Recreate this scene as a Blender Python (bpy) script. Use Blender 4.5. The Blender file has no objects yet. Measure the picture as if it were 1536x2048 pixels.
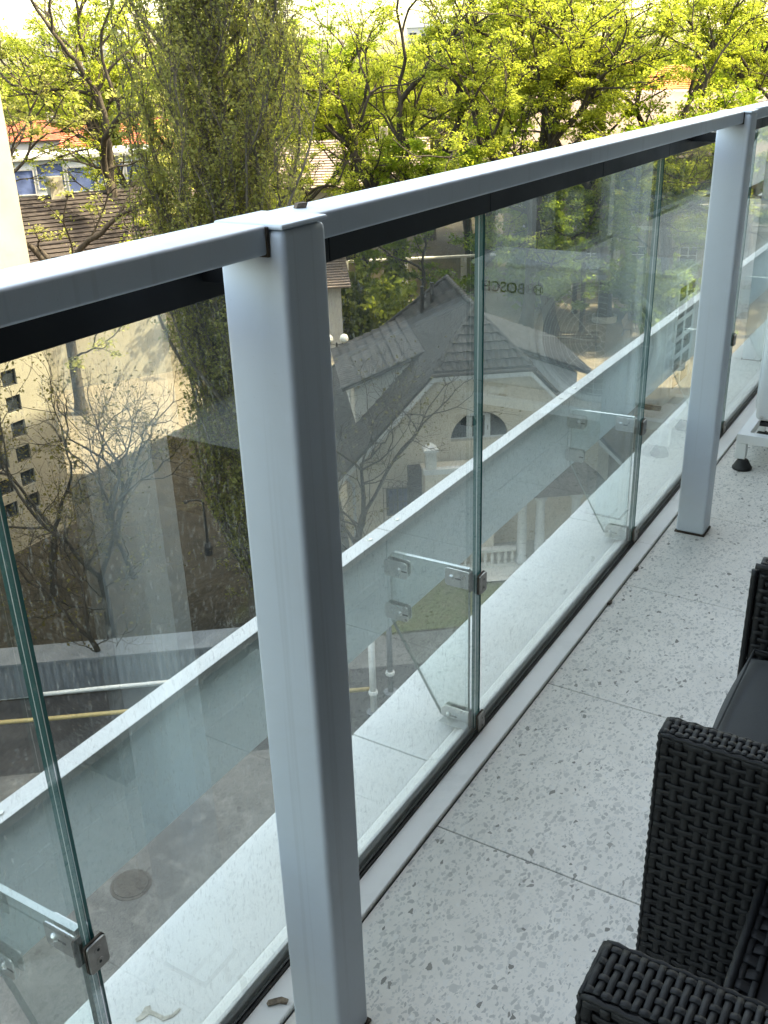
import bpy, bmesh, math, random
import numpy as np
from mathutils import Matrix, Vector
R = math.radians
scene = bpy.context.scene
COL = scene.collection

# ------------------------------------------------------------------ camera
cam_d = bpy.data.cameras.new('camera')
cam = bpy.data.objects.new('camera', cam_d)
COL.objects.link(cam)
cam.location = (0.0, 0.0, 1.478)
cam.matrix_world = (Matrix.Translation((0, 0, 1.478)) @ Matrix.Rotation(R(31.9703), 4, 'Z')
                    @ Matrix.Rotation(R(65.5262), 4, 'X') @ Matrix.Rotation(R(-1.94108), 4, 'Z'))
cam_d.sensor_fit = 'HORIZONTAL'
cam_d.sensor_width = 36.0
cam_d.lens = 36.0 * 1976.05 / 1536.0
cam_d.clip_start = 0.02
cam_d.clip_end = 3000
scene.camera = cam

# ------------------------------------------------------------------ sky, sun, exposure
SUN_AZ, SUN_EL = 60.0, 48.0            # clockwise from +Y, degrees
world = bpy.data.worlds.new('World')
scene.world = world
world.use_nodes = True
wn = world.node_tree.nodes
sky = wn.new('ShaderNodeTexSky')
sky.sky_type = 'NISHITA'
sky.sun_disc = False
sky.sun_elevation = R(SUN_EL)
sky.sun_rotation = R(SUN_AZ)
sky.air_density = 1.0
sky.dust_density = 3.5
sky.ozone_density = 1.0
world.node_tree.links.new(sky.outputs[0], wn['Background'].inputs[0])
wn['Background'].inputs[1].default_value = 0.15
sun_d = bpy.data.lights.new('sun', 'SUN')
sun_d.energy = 2.0
sun_d.angle = R(0.53)
sun_d.color = (1.0, 0.95, 0.86)
sun = bpy.data.objects.new('sun', sun_d)
COL.objects.link(sun)
sd = Vector((math.sin(R(SUN_AZ)) * math.cos(R(SUN_EL)), math.cos(R(SUN_AZ)) * math.cos(R(SUN_EL)), math.sin(R(SUN_EL))))
sun.rotation_euler = (-sd).to_track_quat('-Z', 'Y').to_euler()
sun.location = sd * 60
vs = scene.view_settings
vs.view_transform = 'Standard'
vs.look = 'None'
vs.exposure = 3.4
vs.use_white_balance = True          # camera balanced for the shade, as the phone did
vs.white_balance_temperature = 9200
vs.white_balance_tint = 4
vs.gamma = 1.0
vs.use_curve_mapping = False
scene.render.engine = 'CYCLES'
cy = scene.cycles
cy.use_denoising = True
cy.max_bounces = 8
cy.diffuse_bounces = 4
cy.glossy_bounces = 4
cy.transmission_bounces = 4
cy.transparent_max_bounces = 24
cy.caustics_reflective = False
cy.caustics_refractive = False
cy.sample_clamp_indirect = 6.0

# ------------------------------------------------------------------ helpers
ORI = {}


def link(o, parent=None):
    COL.objects.link(o)
    if parent is not None:
        o.parent = parent
    return o


def tag(o, label=None, cat=None, group=None, kind=None):
    if label: o['label'] = label
    if cat: o['category'] = cat
    if group: o['group'] = group
    if kind: o['kind'] = kind
    return o


def thing(name, label, cat, loc=(0, 0, 0), rz=0.0, group=None):
    o = bpy.data.objects.new(name, None)
    link(o)
    o.location = loc
    o.rotation_euler = (0, 0, rz)
    o.empty_display_size = 0.2
    ORI[o] = Vector(loc) if rz == 0 else None
    return tag(o, label, cat, group)


class MB:
    """collects shapes; build() links them as one mesh object"""
    def __init__(s):
        s.v = []; s.f = []; s.m = []

    def add(s, vs_, fs, m=0):
        k = len(s.v)
        s.v += [tuple(p) for p in vs_]
        s.f += [tuple(i + k for i in f) for f in fs]
        s.m += [m] * len(fs)
        return s

    def box(s, x0, y0, z0, x1, y1, z1, m=0):
        return s.add([(x0, y0, z0), (x1, y0, z0), (x1, y1, z0), (x0, y1, z0), (x0, y0, z1), (x1, y0, z1), (x1, y1, z1), (x0, y1, z1)],
                     [(3, 2, 1, 0), (4, 5, 6, 7), (0, 1, 5, 4), (1, 2, 6, 5), (2, 3, 7, 6), (3, 0, 4, 7)], m)

    def obox(s, c, U, V, N, w, h, t, m=0):
        """box centred at c: half extents along U,V,N"""
        c, U, V, N = Vector(c), Vector(U), Vector(V), Vector(N)
        P = [c + U * (a * w) + V * (b * h) + N * (d * t) for d in (-1, 1) for a, b in ((-1, -1), (1, -1), (1, 1), (-1, 1))]
        return s.add(P, [(3, 2, 1, 0), (4, 5, 6, 7), (0, 1, 5, 4), (1, 2, 6, 5), (2, 3, 7, 6), (3, 0, 4, 7)], m)

    def prism(s, poly, d, m=0):
        """closed 3D polygon extruded by the vector d"""
        n = len(poly); d = Vector(d)
        P = [Vector(p) for p in poly] + [Vector(p) + d for p in poly]
        F = [tuple(range(n - 1, -1, -1)), tuple(range(n, 2 * n))] + [(i, (i + 1) % n, n + (i + 1) % n, n + i) for i in range(n)]
        return s.add(P, F, m)

    def tube(s, path, rad, n=8, m=0, cap=True):
        path = [Vector(p) for p in path]
        if not hasattr(rad, '__len__'): rad = [rad] * len(path)
        t0 = (path[1] - path[0]).normalized()
        a = t0.orthogonal().normalized()
        P = []
        for i, p in enumerate(path):
            t = (path[min(i + 1, len(path) - 1)] - path[max(i - 1, 0)]).normalized()
            a = (a - t * a.dot(t)).normalized()
            b = t.cross(a)
            for j in range(n):
                q = 2 * math.pi * j / n
                P.append(p + (a * math.cos(q) + b * math.sin(q)) * rad[i])
        F = [(i * n + j, i * n + (j + 1) % n, (i + 1) * n + (j + 1) % n, (i + 1) * n + j) for i in range(len(path) - 1) for j in range(n)]
        if cap: F += [tuple(range(n - 1, -1, -1)), tuple(range((len(path) - 1) * n, len(path) * n))]
        return s.add(P, F, m)

    def lathe(s, c, prof, n=20, m=0, axis='Z'):
        c = Vector(c); P = []
        for r, z in prof:
            for j in range(n):
                q = 2 * math.pi * j / n
                if axis == 'Z': P.append(c + Vector((r * math.cos(q), r * math.sin(q), z)))
                elif axis == 'Y': P.append(c + Vector((r * math.cos(q), z, r * math.sin(q))))
                else: P.append(c + Vector((z, r * math.cos(q), r * math.sin(q))))
        k = len(prof)
        F = [(i * n + j, i * n + (j + 1) % n, (i + 1) * n + (j + 1) % n, (i + 1) * n + j) for i in range(k - 1) for j in range(n)]
        F += [tuple(range(n - 1, -1, -1)), tuple(range((k - 1) * n, k * n))]
        return s.add(P, F, m)

    def mesh(s, name, mats, origin=(0, 0, 0), smooth=False):
        me = bpy.data.meshes.new(name)
        o = Vector(origin)
        me.from_pydata([Vector(p) - o for p in s.v], [], s.f)
        for mt in (mats if isinstance(mats, (list, tuple)) else [mats]):
            me.materials.append(mt)
        if any(s.m): me.polygons.foreach_set('material_index', s.m)
        bm = bmesh.new(); bm.from_mesh(me)
        bmesh.ops.recalc_face_normals(bm, faces=bm.faces)
        bm.to_mesh(me); bm.free()
        if smooth: me.shade_smooth()
        return me

    def build(s, name, mats, parent=None, smooth=False, bevel=0.0, seg=2, origin=None):
        if origin is None:
            origin = ORI.get(parent) if parent is not None else None
            if origin is None: origin = Vector((0, 0, 0))
        o = bpy.data.objects.new(name, s.mesh(name, mats, origin, smooth))
        link(o, parent)
        ORI[o] = Vector(origin)
        if bevel:
            b = o.modifiers.new('bevel', 'BEVEL'); b.width = bevel; b.segments = seg
            b.limit_method = 'ANGLE'; b.angle_limit = R(40)
            o.data.shade_smooth() if smooth is None else None
        return o


def part(name, mat, parent, fn, **kw):
    m = MB(); fn(m)
    return m.build(name, mat, parent, **kw)


def np_mesh(name, V, F, mat, smooth=False):
    """fast mesh of quads from numpy arrays"""
    me = bpy.data.meshes.new(name)
    V = np.asarray(V, np.float32); F = np.asarray(F, np.int32)
    me.vertices.add(len(V)); me.vertices.foreach_set('co', V.ravel())
    k = F.shape[1]
    me.loops.add(F.size); me.loops.foreach_set('vertex_index', F.ravel())
    me.polygons.add(len(F))
    me.polygons.foreach_set('loop_start', np.arange(0, F.size, k, dtype=np.int32))
    me.polygons.foreach_set('loop_total', np.full(len(F), k, np.int32))
    me.update(calc_edges=True); me.validate()
    me.materials.append(mat)
    if smooth: me.shade_smooth()
    return me


def plate(name, outer, holes, thick, mat, parent, O, U, V, N):
    """flat plate with holes: outlines in (a,b), placed as O + a*U + b*V, from N=0 to N=-thick"""
    cu = bpy.data.curves.new(name + '_outline', 'CURVE')
    cu.dimensions = '2D'; cu.fill_mode = 'BOTH'; cu.extrude = thick / 2
    for poly in [outer] + holes:
        sp = cu.splines.new('POLY'); sp.points.add(len(poly) - 1)
        for p, q in zip(sp.points, poly): p.co = (q[0], q[1], 0, 1)
        sp.use_cyclic_u = True
    tmp = bpy.data.objects.new('tmp', cu); COL.objects.link(tmp)
    dg = bpy.context.evaluated_depsgraph_get(); dg.update()
    me = bpy.data.meshes.new_from_object(tmp.evaluated_get(dg))
    bpy.data.objects.remove(tmp); bpy.data.curves.remove(cu)
    O, U, V, N = Vector(O), Vector(U), Vector(V), Vector(N)
    org = ORI.get(parent) if parent is not None and ORI.get(parent) is not None else Vector((0, 0, 0))
    for v in me.vertices:
        a, b, c = v.co
        v.co = O + U * a + V * b + N * (c - thick / 2) - org
    me.materials.clear(); me.materials.append(mat)
    me.name = name
    o = bpy.data.objects.new(name, me); link(o, parent); ORI[o] = org
    return o


def rect(a0, b0, a1, b1): return [(a0, b0), (a1, b0), (a1, b1), (a0, b1)]


# ------------------------------------------------------------------ materials
MATS = {}


class NT:
    def __init__(s, name):
        s.m = bpy.data.materials.new(name); s.m.use_nodes = True
        s.t = s.m.node_tree; s.n = s.t.nodes
        s.b = s.n['Principled BSDF']; s.out = s.n['Material Output']

    def new(s, typ, **kw):
        n = s.n.new(typ)
        for k, v in kw.items():
            if k.startswith('i_'):
                n.inputs[k[2:].replace('_', ' ')].default_value = v
            else: setattr(n, k, v)
        return n

    def l(s, a, b): s.t.links.new(a, b)

    def math(s, op, a, b=None, clamp=False):
        n = s.n.new('ShaderNodeMath'); n.operation = op; n.use_clamp = clamp
        for i, x in enumerate((a, b)):
            if x is None: continue
            if hasattr(x, 'is_linked'): s.l(x, n.inputs[i])
            else: n.inputs[i].default_value = x
        return n.outputs[0]

    def mix(s, fac, a, b, blend='MIX'):
        n = s.n.new('ShaderNodeMix'); n.data_type = 'RGBA'; n.blend_type = blend
        for x, i in ((fac, 0), (a, 6), (b, 7)):
            if hasattr(x, 'is_linked'): s.l(x, n.inputs[i])
            elif i == 0: n.inputs[0].default_value = x
            else: n.inputs[i].default_value = (*x, 1) if len(x) == 3 else x
        return n.outputs[2]

    def ramp(s, x, stops):
        n = s.n.new('ShaderNodeValToRGB'); e = n.color_ramp.elements
        while len(e) < len(stops): e.new(0.5)
        for el, (p, c) in zip(e, stops):
            el.position = p; el.color = (*c, 1) if hasattr(c, '__len__') else (c, c, c, 1)
        s.l(x, n.inputs[0])
        return n.outputs[0]

    def noise(s, scale, detail=4, rough=0.55, vec=None, dist=0.0, out=0):
        n = s.n.new('ShaderNodeTexNoise'); n.inputs['Scale'].default_value = scale
        n.inputs['Detail'].default_value = detail; n.inputs['Roughness'].default_value = rough
        n.inputs['Distortion'].default_value = dist
        if vec is not None: s.l(vec, n.inputs['Vector'])
        return n.outputs[out]

    def pos(s, scale=(1, 1, 1), obj=False):
        if obj: src = s.n.new('ShaderNodeTexCoord').outputs['Object']
        else: src = s.n.new('ShaderNodeNewGeometry').outputs['Position']
        if scale == (1, 1, 1): return src
        mp = s.n.new('ShaderNodeMapping'); mp.inputs['Scale'].default_value = scale
        s.l(src, mp.inputs['Vector'])
        return mp.outputs[0]

    def bump(s, h, strength=0.3, dist=0.01, to=None):
        n = s.n.new('ShaderNodeBump'); n.inputs['Strength'].default_value = strength
        n.inputs['Distance'].default_value = dist
        s.l(h, n.inputs['Height'])
        s.l(n.outputs[0], (to or s.b).inputs['Normal'])


def simple(name, col, rough=0.5, metal=0.0, var=0.12, vscale=3.0, bump=0.0, bscale=60.0, spec=0.5, obj=False, stain=None, bdist=0.004):
    """painted / rendered / plain surface: base colour with soft uneven wear"""
    t = NT(name)
    p = t.pos(obj=obj)
    n1 = t.noise(vscale, 5, 0.6, p)
    dark = tuple(c * (1 - var * 1.6) for c in col); light = tuple(min(1, c * (1 + var)) for c in col)
    c = t.ramp(n1, [(0.3, dark), (0.7, light)])
    if stain:
        n2 = t.noise(vscale * 2.7, 6, 0.7, p, dist=0.6)
        f = t.ramp(n2, [(0.55, 0.0), (0.75, 0.75)])
        c = t.mix(f, c, stain)
    t.l(c, t.b.inputs['Base Color'])
    t.b.inputs['Roughness'].default_value = rough
    t.b.inputs['Metallic'].default_value = metal
    t.b.inputs['Specular IOR Level'].default_value = spec
    r = t.ramp(n1, [(0.3, rough * 1.15 if rough * 1.15 < 1 else 1.0), (0.7, rough * 0.85)])
    t.l(r, t.b.inputs['Roughness'])
    if bump: t.bump(t.noise(bscale, 4, 0.6, p), bump, bdist)
    MATS[name] = t.m
    return t.m


def painted_rail():
    t = NT('rail_paint')
    p = t.pos()
    n1 = t.noise(1.6, 5, 0.6, p); n2 = t.noise(1.0, 3, 0.6, t.pos((55, 55, 0.7))); n3 = t.noise(420, 2, 0.6, p)
    col = t.ramp(n1, [(0.3, (0.555, 0.61, 0.67)), (0.7, (0.60, 0.655, 0.715))])
    col = t.mix(t.ramp(n2, [(0.58, 0.0), (0.66, 0.14)]), col, (0.30, 0.31, 0.31))
    col = t.mix(t.ramp(n3, [(0.70, 0.0), (0.76, 0.5)]), col, (0.28, 0.28, 0.27))
    col = t.mix(t.ramp(t.noise(7, 6, 0.7, p, 0.5), [(0.5, 0.0), (0.8, 0.16)]), col, (0.40, 0.40, 0.38))
    t.l(col, t.b.inputs['Base Color'])
    t.l(t.ramp(n1, [(0.3, 0.52), (0.7, 0.38)]), t.b.inputs['Roughness'])
    t.bump(t.noise(900, 3, 0.6, p), 0.05, 0.0008)
    return t.m


# painted metal of posts and rails
paint = painted_rail()
paint_cap = simple('cap_paint', (0.77, 0.755, 0.735), 0.5, 0.0, 0.05, 2.0, 0.1, 250, stain=(0.60, 0.60, 0.585))
white_metal = simple('white_metal', (0.80, 0.82, 0.82), 0.4, 0.0, 0.03, 2.0)
black_gloss = simple('black_profile', (0.006, 0.0065, 0.0075), 0.45, 0.0, 0.2, 6.0, spec=0.2)
rubber = simple('black_rubber', (0.012, 0.012, 0.012), 0.6, 0.0, 0.3, 20.0)
steel = simple('brushed_steel', (0.62, 0.62, 0.60), 0.30, 1.0, 0.10, 30.0, 0.15, 400, bdist=0.0006)
steel_dark = simple('dark_steel', (0.30, 0.28, 0.26), 0.35, 1.0, 0.15, 40.0, 0.2, 400, bdist=0.0006)
rust = simple('rusty_gasket', (0.055, 0.035, 0.022), 0.8, 0.0, 0.4, 90.0)
wood = simple('wood_chip', (0.20, 0.15, 0.11), 0.85, 0.0, 0.3, 120.0, 0.8, 300)
rattan = simple('rattan_plastic', (0.0105, 0.0108, 0.0115), 0.55, 0.0, 0.22, 25.0, 0.35, 700, spec=0.3, bdist=0.001)
rattan_in = simple('rattan_liner', (0.010, 0.010, 0.011), 0.8, 0.0, 0.2, 25.0)
ac_white = simple('ac_casing', (0.74, 0.76, 0.75), 0.42, 0.0, 0.03, 3.0, 0.04, 700, bdist=0.0006)
ac_dark = simple('coil_black', (0.03, 0.032, 0.034), 0.6, 0.0, 0.2, 40.0)
print_black = simple('print_black', (0.03, 0.03, 0.03), 0.6, 0.0, 0.0)
facade_dimmed = simple('facade_render', (0.30, 0.31, 0.32), 0.85, 0.0, 0.05, 0.8, 0.3, 90)  # white render darkened to cut light bounced onto the railing
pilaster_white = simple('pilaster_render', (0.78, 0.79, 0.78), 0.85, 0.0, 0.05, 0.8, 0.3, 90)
facade_grey = simple('facade_grey', (0.46, 0.48, 0.50), 0.85, 0.0, 0.05, 0.8, 0.3, 90)
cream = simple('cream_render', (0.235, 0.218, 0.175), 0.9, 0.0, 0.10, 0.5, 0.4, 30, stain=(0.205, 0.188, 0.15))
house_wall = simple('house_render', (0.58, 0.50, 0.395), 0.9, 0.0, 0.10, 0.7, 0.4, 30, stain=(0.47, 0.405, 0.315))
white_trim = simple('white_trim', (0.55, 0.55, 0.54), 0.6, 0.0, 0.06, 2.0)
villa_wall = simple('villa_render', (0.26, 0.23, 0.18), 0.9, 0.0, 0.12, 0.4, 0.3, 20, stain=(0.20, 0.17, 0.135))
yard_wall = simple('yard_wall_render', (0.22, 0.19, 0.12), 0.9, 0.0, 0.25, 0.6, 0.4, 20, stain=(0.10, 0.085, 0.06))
dark_iron = simple('dark_iron', (0.025, 0.026, 0.028), 0.55, 0.0, 0.2, 6.0)
bench_wood = simple('bench_wood', (0.10, 0.075, 0.05), 0.8, 0.0, 0.3, 4.0)
galv = simple('corrugated_metal', (0.19, 0.21, 0.235), 0.55, 0.2, 0.12, 1.5, stain=(0.14, 0.15, 0.165))
yellow_pipe = simple('yellow_pipe', (0.42, 0.33, 0.15), 0.5, 0.0, 0.08, 2.0)
white_pipe = simple('white_pipe', (0.72, 0.73, 0.73), 0.5, 0.0, 0.08, 2.0)
iron_cover = simple('iron_cover', (0.045, 0.036, 0.031), 0.7, 0.0, 0.25, 8.0, 0.8, 40)
roof_red = simple('roof_red', (0.30, 0.085, 0.05), 0.85, 0.0, 0.2, 1.2, 0.5, 4)
roof_orange = simple('roof_orange', (0.40, 0.145, 0.05), 0.85, 0.0, 0.2, 1.2, 0.5, 4)
roof_brown = simple('roof_brown', (0.026, 0.020, 0.0185), 0.85, 0.0, 0.2, 1.0, 0.5, 4)
roof_pale = simple('roof_pale', (0.17, 0.135, 0.125), 0.9, 0.0, 0.15, 1.0, 0.5, 4)
roof_gap = simple('roof_underlay', (0.03, 0.03, 0.032), 0.9, 0.0, 0.1)
tile_grey = simple('roof_tile_grey', (0.027, 0.0255, 0.0245), 0.8, 0.0, 0.38, 1.8, 0.3, 25, stain=(0.037, 0.035, 0.033))


def slope_tile_mat():
    """small roof tiles seen at a distance: joints and courses as fine relief"""
    t = NT('roof_tile_slope')
    g = t.pos()
    sep = t.new('ShaderNodeSeparateXYZ'); t.l(g, sep.inputs[0])
    along = t.math('ADD', t.math('MULTIPLY', sep.outputs[0], -0.617), t.math('MULTIPLY', sep.outputs[1], 0.787))
    cb = t.new('ShaderNodeCombineXYZ'); t.l(along, cb.inputs[0]); t.l(t.math('MULTIPLY', sep.outputs[2], 1.40), cb.inputs[1])
    br = t.new('ShaderNodeTexBrick'); br.inputs['Scale'].default_value = 1.0
    br.inputs['Brick Width'].default_value = 0.30; br.inputs['Row Height'].default_value = 0.33; br.inputs['Mortar Size'].default_value = 0.012
    br.inputs['Color1'].default_value = (0.021, 0.020, 0.0195, 1); br.inputs['Color2'].default_value = (0.036, 0.034, 0.033, 1); br.inputs['Mortar'].default_value = (0.010, 0.0098, 0.0095, 1)
    t.l(cb.outputs[0], br.inputs['Vector'])
    col = t.mix(t.ramp(t.noise(1.4, 6, 0.7, g, 0.4), [(0.45, 0.0), (0.75, 0.5)]), br.outputs['Color'], (0.042, 0.039, 0.035))
    t.l(col, t.b.inputs['Base Color']); t.b.inputs['Roughness'].default_value = 0.85; t.b.inputs['Specular IOR Level'].default_value = 0.25
    t.bump(br.outputs['Fac'], -0.25, 0.02)
    return t.m


tile_slope = slope_tile_mat()
block_white = simple('block_white', (0.30, 0.305, 0.31), 0.9, 0.0, 0.06, 0.1)
block_cream = simple('block_cream', (0.27, 0.24, 0.19), 0.9, 0.0, 0.08, 0.1)
lamp_globe = simple('lamp_globe', (0.80, 0.80, 0.76), 0.3, 0.0, 0.03)
dirt_spot = simple('dried_dropping', (0.55, 0.50, 0.42), 0.9, 0.0, 0.3, 60)
cast_stone = simple('cast_stone', (0.56, 0.54, 0.50), 0.85, 0.0, 0.10, 1.5, 0.3, 20)


def bark_mat(name, a, b, sc=6):
    t = NT(name)
    p = t.pos((1, 1, 0.25), obj=True)
    n = t.noise(sc, 6, 0.7, p, 0.4)
    t.l(t.ramp(n, [(0.3, a), (0.7, b)]), t.b.inputs['Base Color'])
    t.b.inputs['Roughness'].default_value = 0.95
    t.b.inputs['Specular IOR Level'].default_value = 0.15
    t.bump(n, 0.8, 0.05)
    return t.m


bark = bark_mat('bark_dark', (0.022, 0.019, 0.016), (0.075, 0.064, 0.052))
bark_grey = bark_mat('bark_grey', (0.07, 0.062, 0.05), (0.17, 0.15, 0.125))


def leaf_mat(name, a, b, c, trans=0.45):
    """thin leaves: each leaf its own tint, light passes through"""
    t = NT(name)
    isl = t.new('ShaderNodeNewGeometry').outputs['Random Per Island']
    col = t.ramp(isl, [(0.0, a), (0.5, b), (1.0, c)])
    n = t.noise(0.45, 3, 0.5, t.pos())
    col = t.mix(t.ramp(n, [(0.35, 0.0), (0.7, 0.45)]), col, a)
    d = t.new('ShaderNodeBsdfDiffuse'); tr = t.new('ShaderNodeBsdfTranslucent')
    t.l(col, d.inputs[0]); t.l(t.mix(1.0, col, (1.0, 1.0, 0.6), 'MULTIPLY'), tr.inputs[0])
    mx = t.new('ShaderNodeMixShader'); mx.inputs[0].default_value = trans
    t.l(d.outputs[0], mx.inputs[1]); t.l(tr.outputs[0], mx.inputs[2])
    t.l(mx.outputs[0], t.out.inputs[0])
    return t.m


leaf_spring = leaf_mat('leaf_spring', (0.18, 0.23, 0.045), (0.30, 0.35, 0.065), (0.43, 0.465, 0.11), 0.58)
leaf_green = leaf_mat('leaf_green', (0.11, 0.17, 0.025), (0.19, 0.27, 0.035), (0.28, 0.36, 0.05))
leaf_poplar = leaf_mat('leaf_poplar', (0.19, 0.205, 0.08), (0.28, 0.295, 0.11), (0.38, 0.38, 0.15), 0.55)
leaf_dark = leaf_mat('leaf_evergreen', (0.025, 0.04, 0.014), (0.045, 0.07, 0.02), (0.07, 0.10, 0.03), 0.2)
leaf_gold = leaf_mat('leaf_gold', (0.30, 0.24, 0.03), (0.40, 0.33, 0.04), (0.48, 0.42, 0.06))
leaf_bud = leaf_mat('leaf_bud', (0.10, 0.085, 0.03), (0.15, 0.13, 0.04), (0.20, 0.18, 0.05))
leaf_far = leaf_mat('leaf_far', (0.08, 0.11, 0.03), (0.15, 0.18, 0.04), (0.24, 0.25, 0.06))


def glass_mat(name, tint, dirt=0.05, gloss_rough=0.0, wav=0.0):
    """clear pane: straight transmission with a tint, Fresnel mirror, a film of rain dirt"""
    t = NT(name)
    g = t.new('ShaderNodeNewGeometry')
    dp = t.new('ShaderNodeVectorMath', operation='DOT_PRODUCT')
    t.l(g.outputs['Normal'], dp.inputs[0]); t.l(g.outputs['Incoming'], dp.inputs[1])
    c = t.math('ABSOLUTE', dp.outputs['Value'])
    f = t.math('POWER', t.math('SUBTRACT', 1.0, c, True), 5.0)
    f = t.math('ADD', t.math('MULTIPLY', f, 0.87), 0.13)
    tr = t.new('ShaderNodeBsdfTransparent'); tr.inputs[0].default_value = (*tint, 1)
    gl = t.new('ShaderNodeBsdfGlossy'); gl.inputs['Roughness'].default_value = gloss_rough
    gl.inputs[0].default_value = (0.95, 1.0, 0.98, 1)
    p = t.pos()
    if wav:
        t.bump(t.noise(2.2, 1, 0.4, t.pos((1, 1, 0.6))), wav, 0.01, gl)
    m1 = t.new('ShaderNodeMixShader'); t.l(f, m1.inputs[0]); t.l(tr.outputs[0], m1.inputs[1]); t.l(gl.outputs[0], m1.inputs[2])
    last = m1.outputs[0]
    if dirt:
        n1 = t.noise(210, 2, 0.6, t.pos((1, 1, 0.33)))
        n2 = t.noise(3.0, 4, 0.6, p)
        specks = t.ramp(n1, [(0.61, 0.0), (0.66, 1.0)])
        film = t.ramp(n2, [(0.3, 0.35), (0.75, 1.0)])
        q = t.math('ADD', t.math('MULTIPLY', specks, 9.0), 0.4)
        q = t.math('MULTIPLY', t.math('MULTIPLY', q, film), dirt, True)
        d = t.new('ShaderNodeBsdfDiffuse'); d.inputs[0].default_value = (0.62, 0.62, 0.58, 1)
        dt = t.new('ShaderNodeBsdfTranslucent'); dt.inputs[0].default_value = (0.62, 0.62, 0.58, 1)
        md = t.new('ShaderNodeMixShader'); md.inputs[0].default_value = 0.5
        t.l(d.outputs[0], md.inputs[1]); t.l(dt.outputs[0], md.inputs[2])
        m2 = t.new('ShaderNodeMixShader'); t.l(q, m2.inputs[0]); t.l(last, m2.inputs[1]); t.l(md.outputs[0], m2.inputs[2])
        last = m2.outputs[0]
    t.l(last, t.out.inputs[0])
    return t.m


glass = glass_mat('balustrade_glass', (0.875, 0.90, 0.885), 0.024, 0.0, 0.02)
fin_glass = glass_mat('fin_glass', (0.93, 0.96, 0.95), 0.0)


def edge_glass(name, col):
    t = NT(name)
    t.b.inputs['Base Color'].default_value = (*col, 1)
    t.b.inputs['Roughness'].default_value = 0.12
    t.b.inputs['Transmission Weight'].default_value = 0.0
    t.b.inputs['Coat Weight'].default_value = 0.6
    t.b.inputs['Coat Roughness'].default_value = 0.05
    return t.m


teal_edge = edge_glass('glass_edge_teal', (0.035, 0.13, 0.125))
fin_edge = edge_glass('glass_edge_pale', (0.52, 0.60, 0.58))
interlayer = edge_glass('interlayer_edge', (0.60, 0.64, 0.62))


def window_glass(name, col=(0.02, 0.025, 0.03)):
    t = NT(name)
    n = t.noise(1.2, 3, 0.5, t.pos())
    t.l(t.ramp(n, [(0.3, tuple(c * 0.6 for c in col)), (0.7, tuple(c * 1.6 for c in col))]), t.b.inputs['Base Color'])
    t.b.inputs['Roughness'].default_value = 0.06
    t.b.inputs['Specular IOR Level'].default_value = 0.3
    return t.m


pane_dark = window_glass('window_glass')
pane_blue = window_glass('glazing_blue', (0.06, 0.085, 0.17))


def frosted_mat():
    t = NT('frosted_fascia')
    n = t.noise(2.5, 4, 0.6, t.pos())
    col = t.ramp(n, [(0.3, (0.56, 0.62, 0.64)), (0.7, (0.64, 0.70, 0.715))])
    d = t.new('ShaderNodeBsdfPrincipled'); d.inputs['Roughness'].default_value = 0.28
    t.l(col, d.inputs['Base Color'])
    tr = t.new('ShaderNodeBsdfTranslucent'); t.l(col, tr.inputs[0])
    mx = t.new('ShaderNodeMixShader'); mx.inputs[0].default_value = 0.5
    t.l(d.outputs[0], mx.inputs[1]); t.l(tr.outputs[0], mx.inputs[2]); t.l(mx.outputs[0], t.out.inputs[0])
    return t.m


frosted = frosted_mat()


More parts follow.
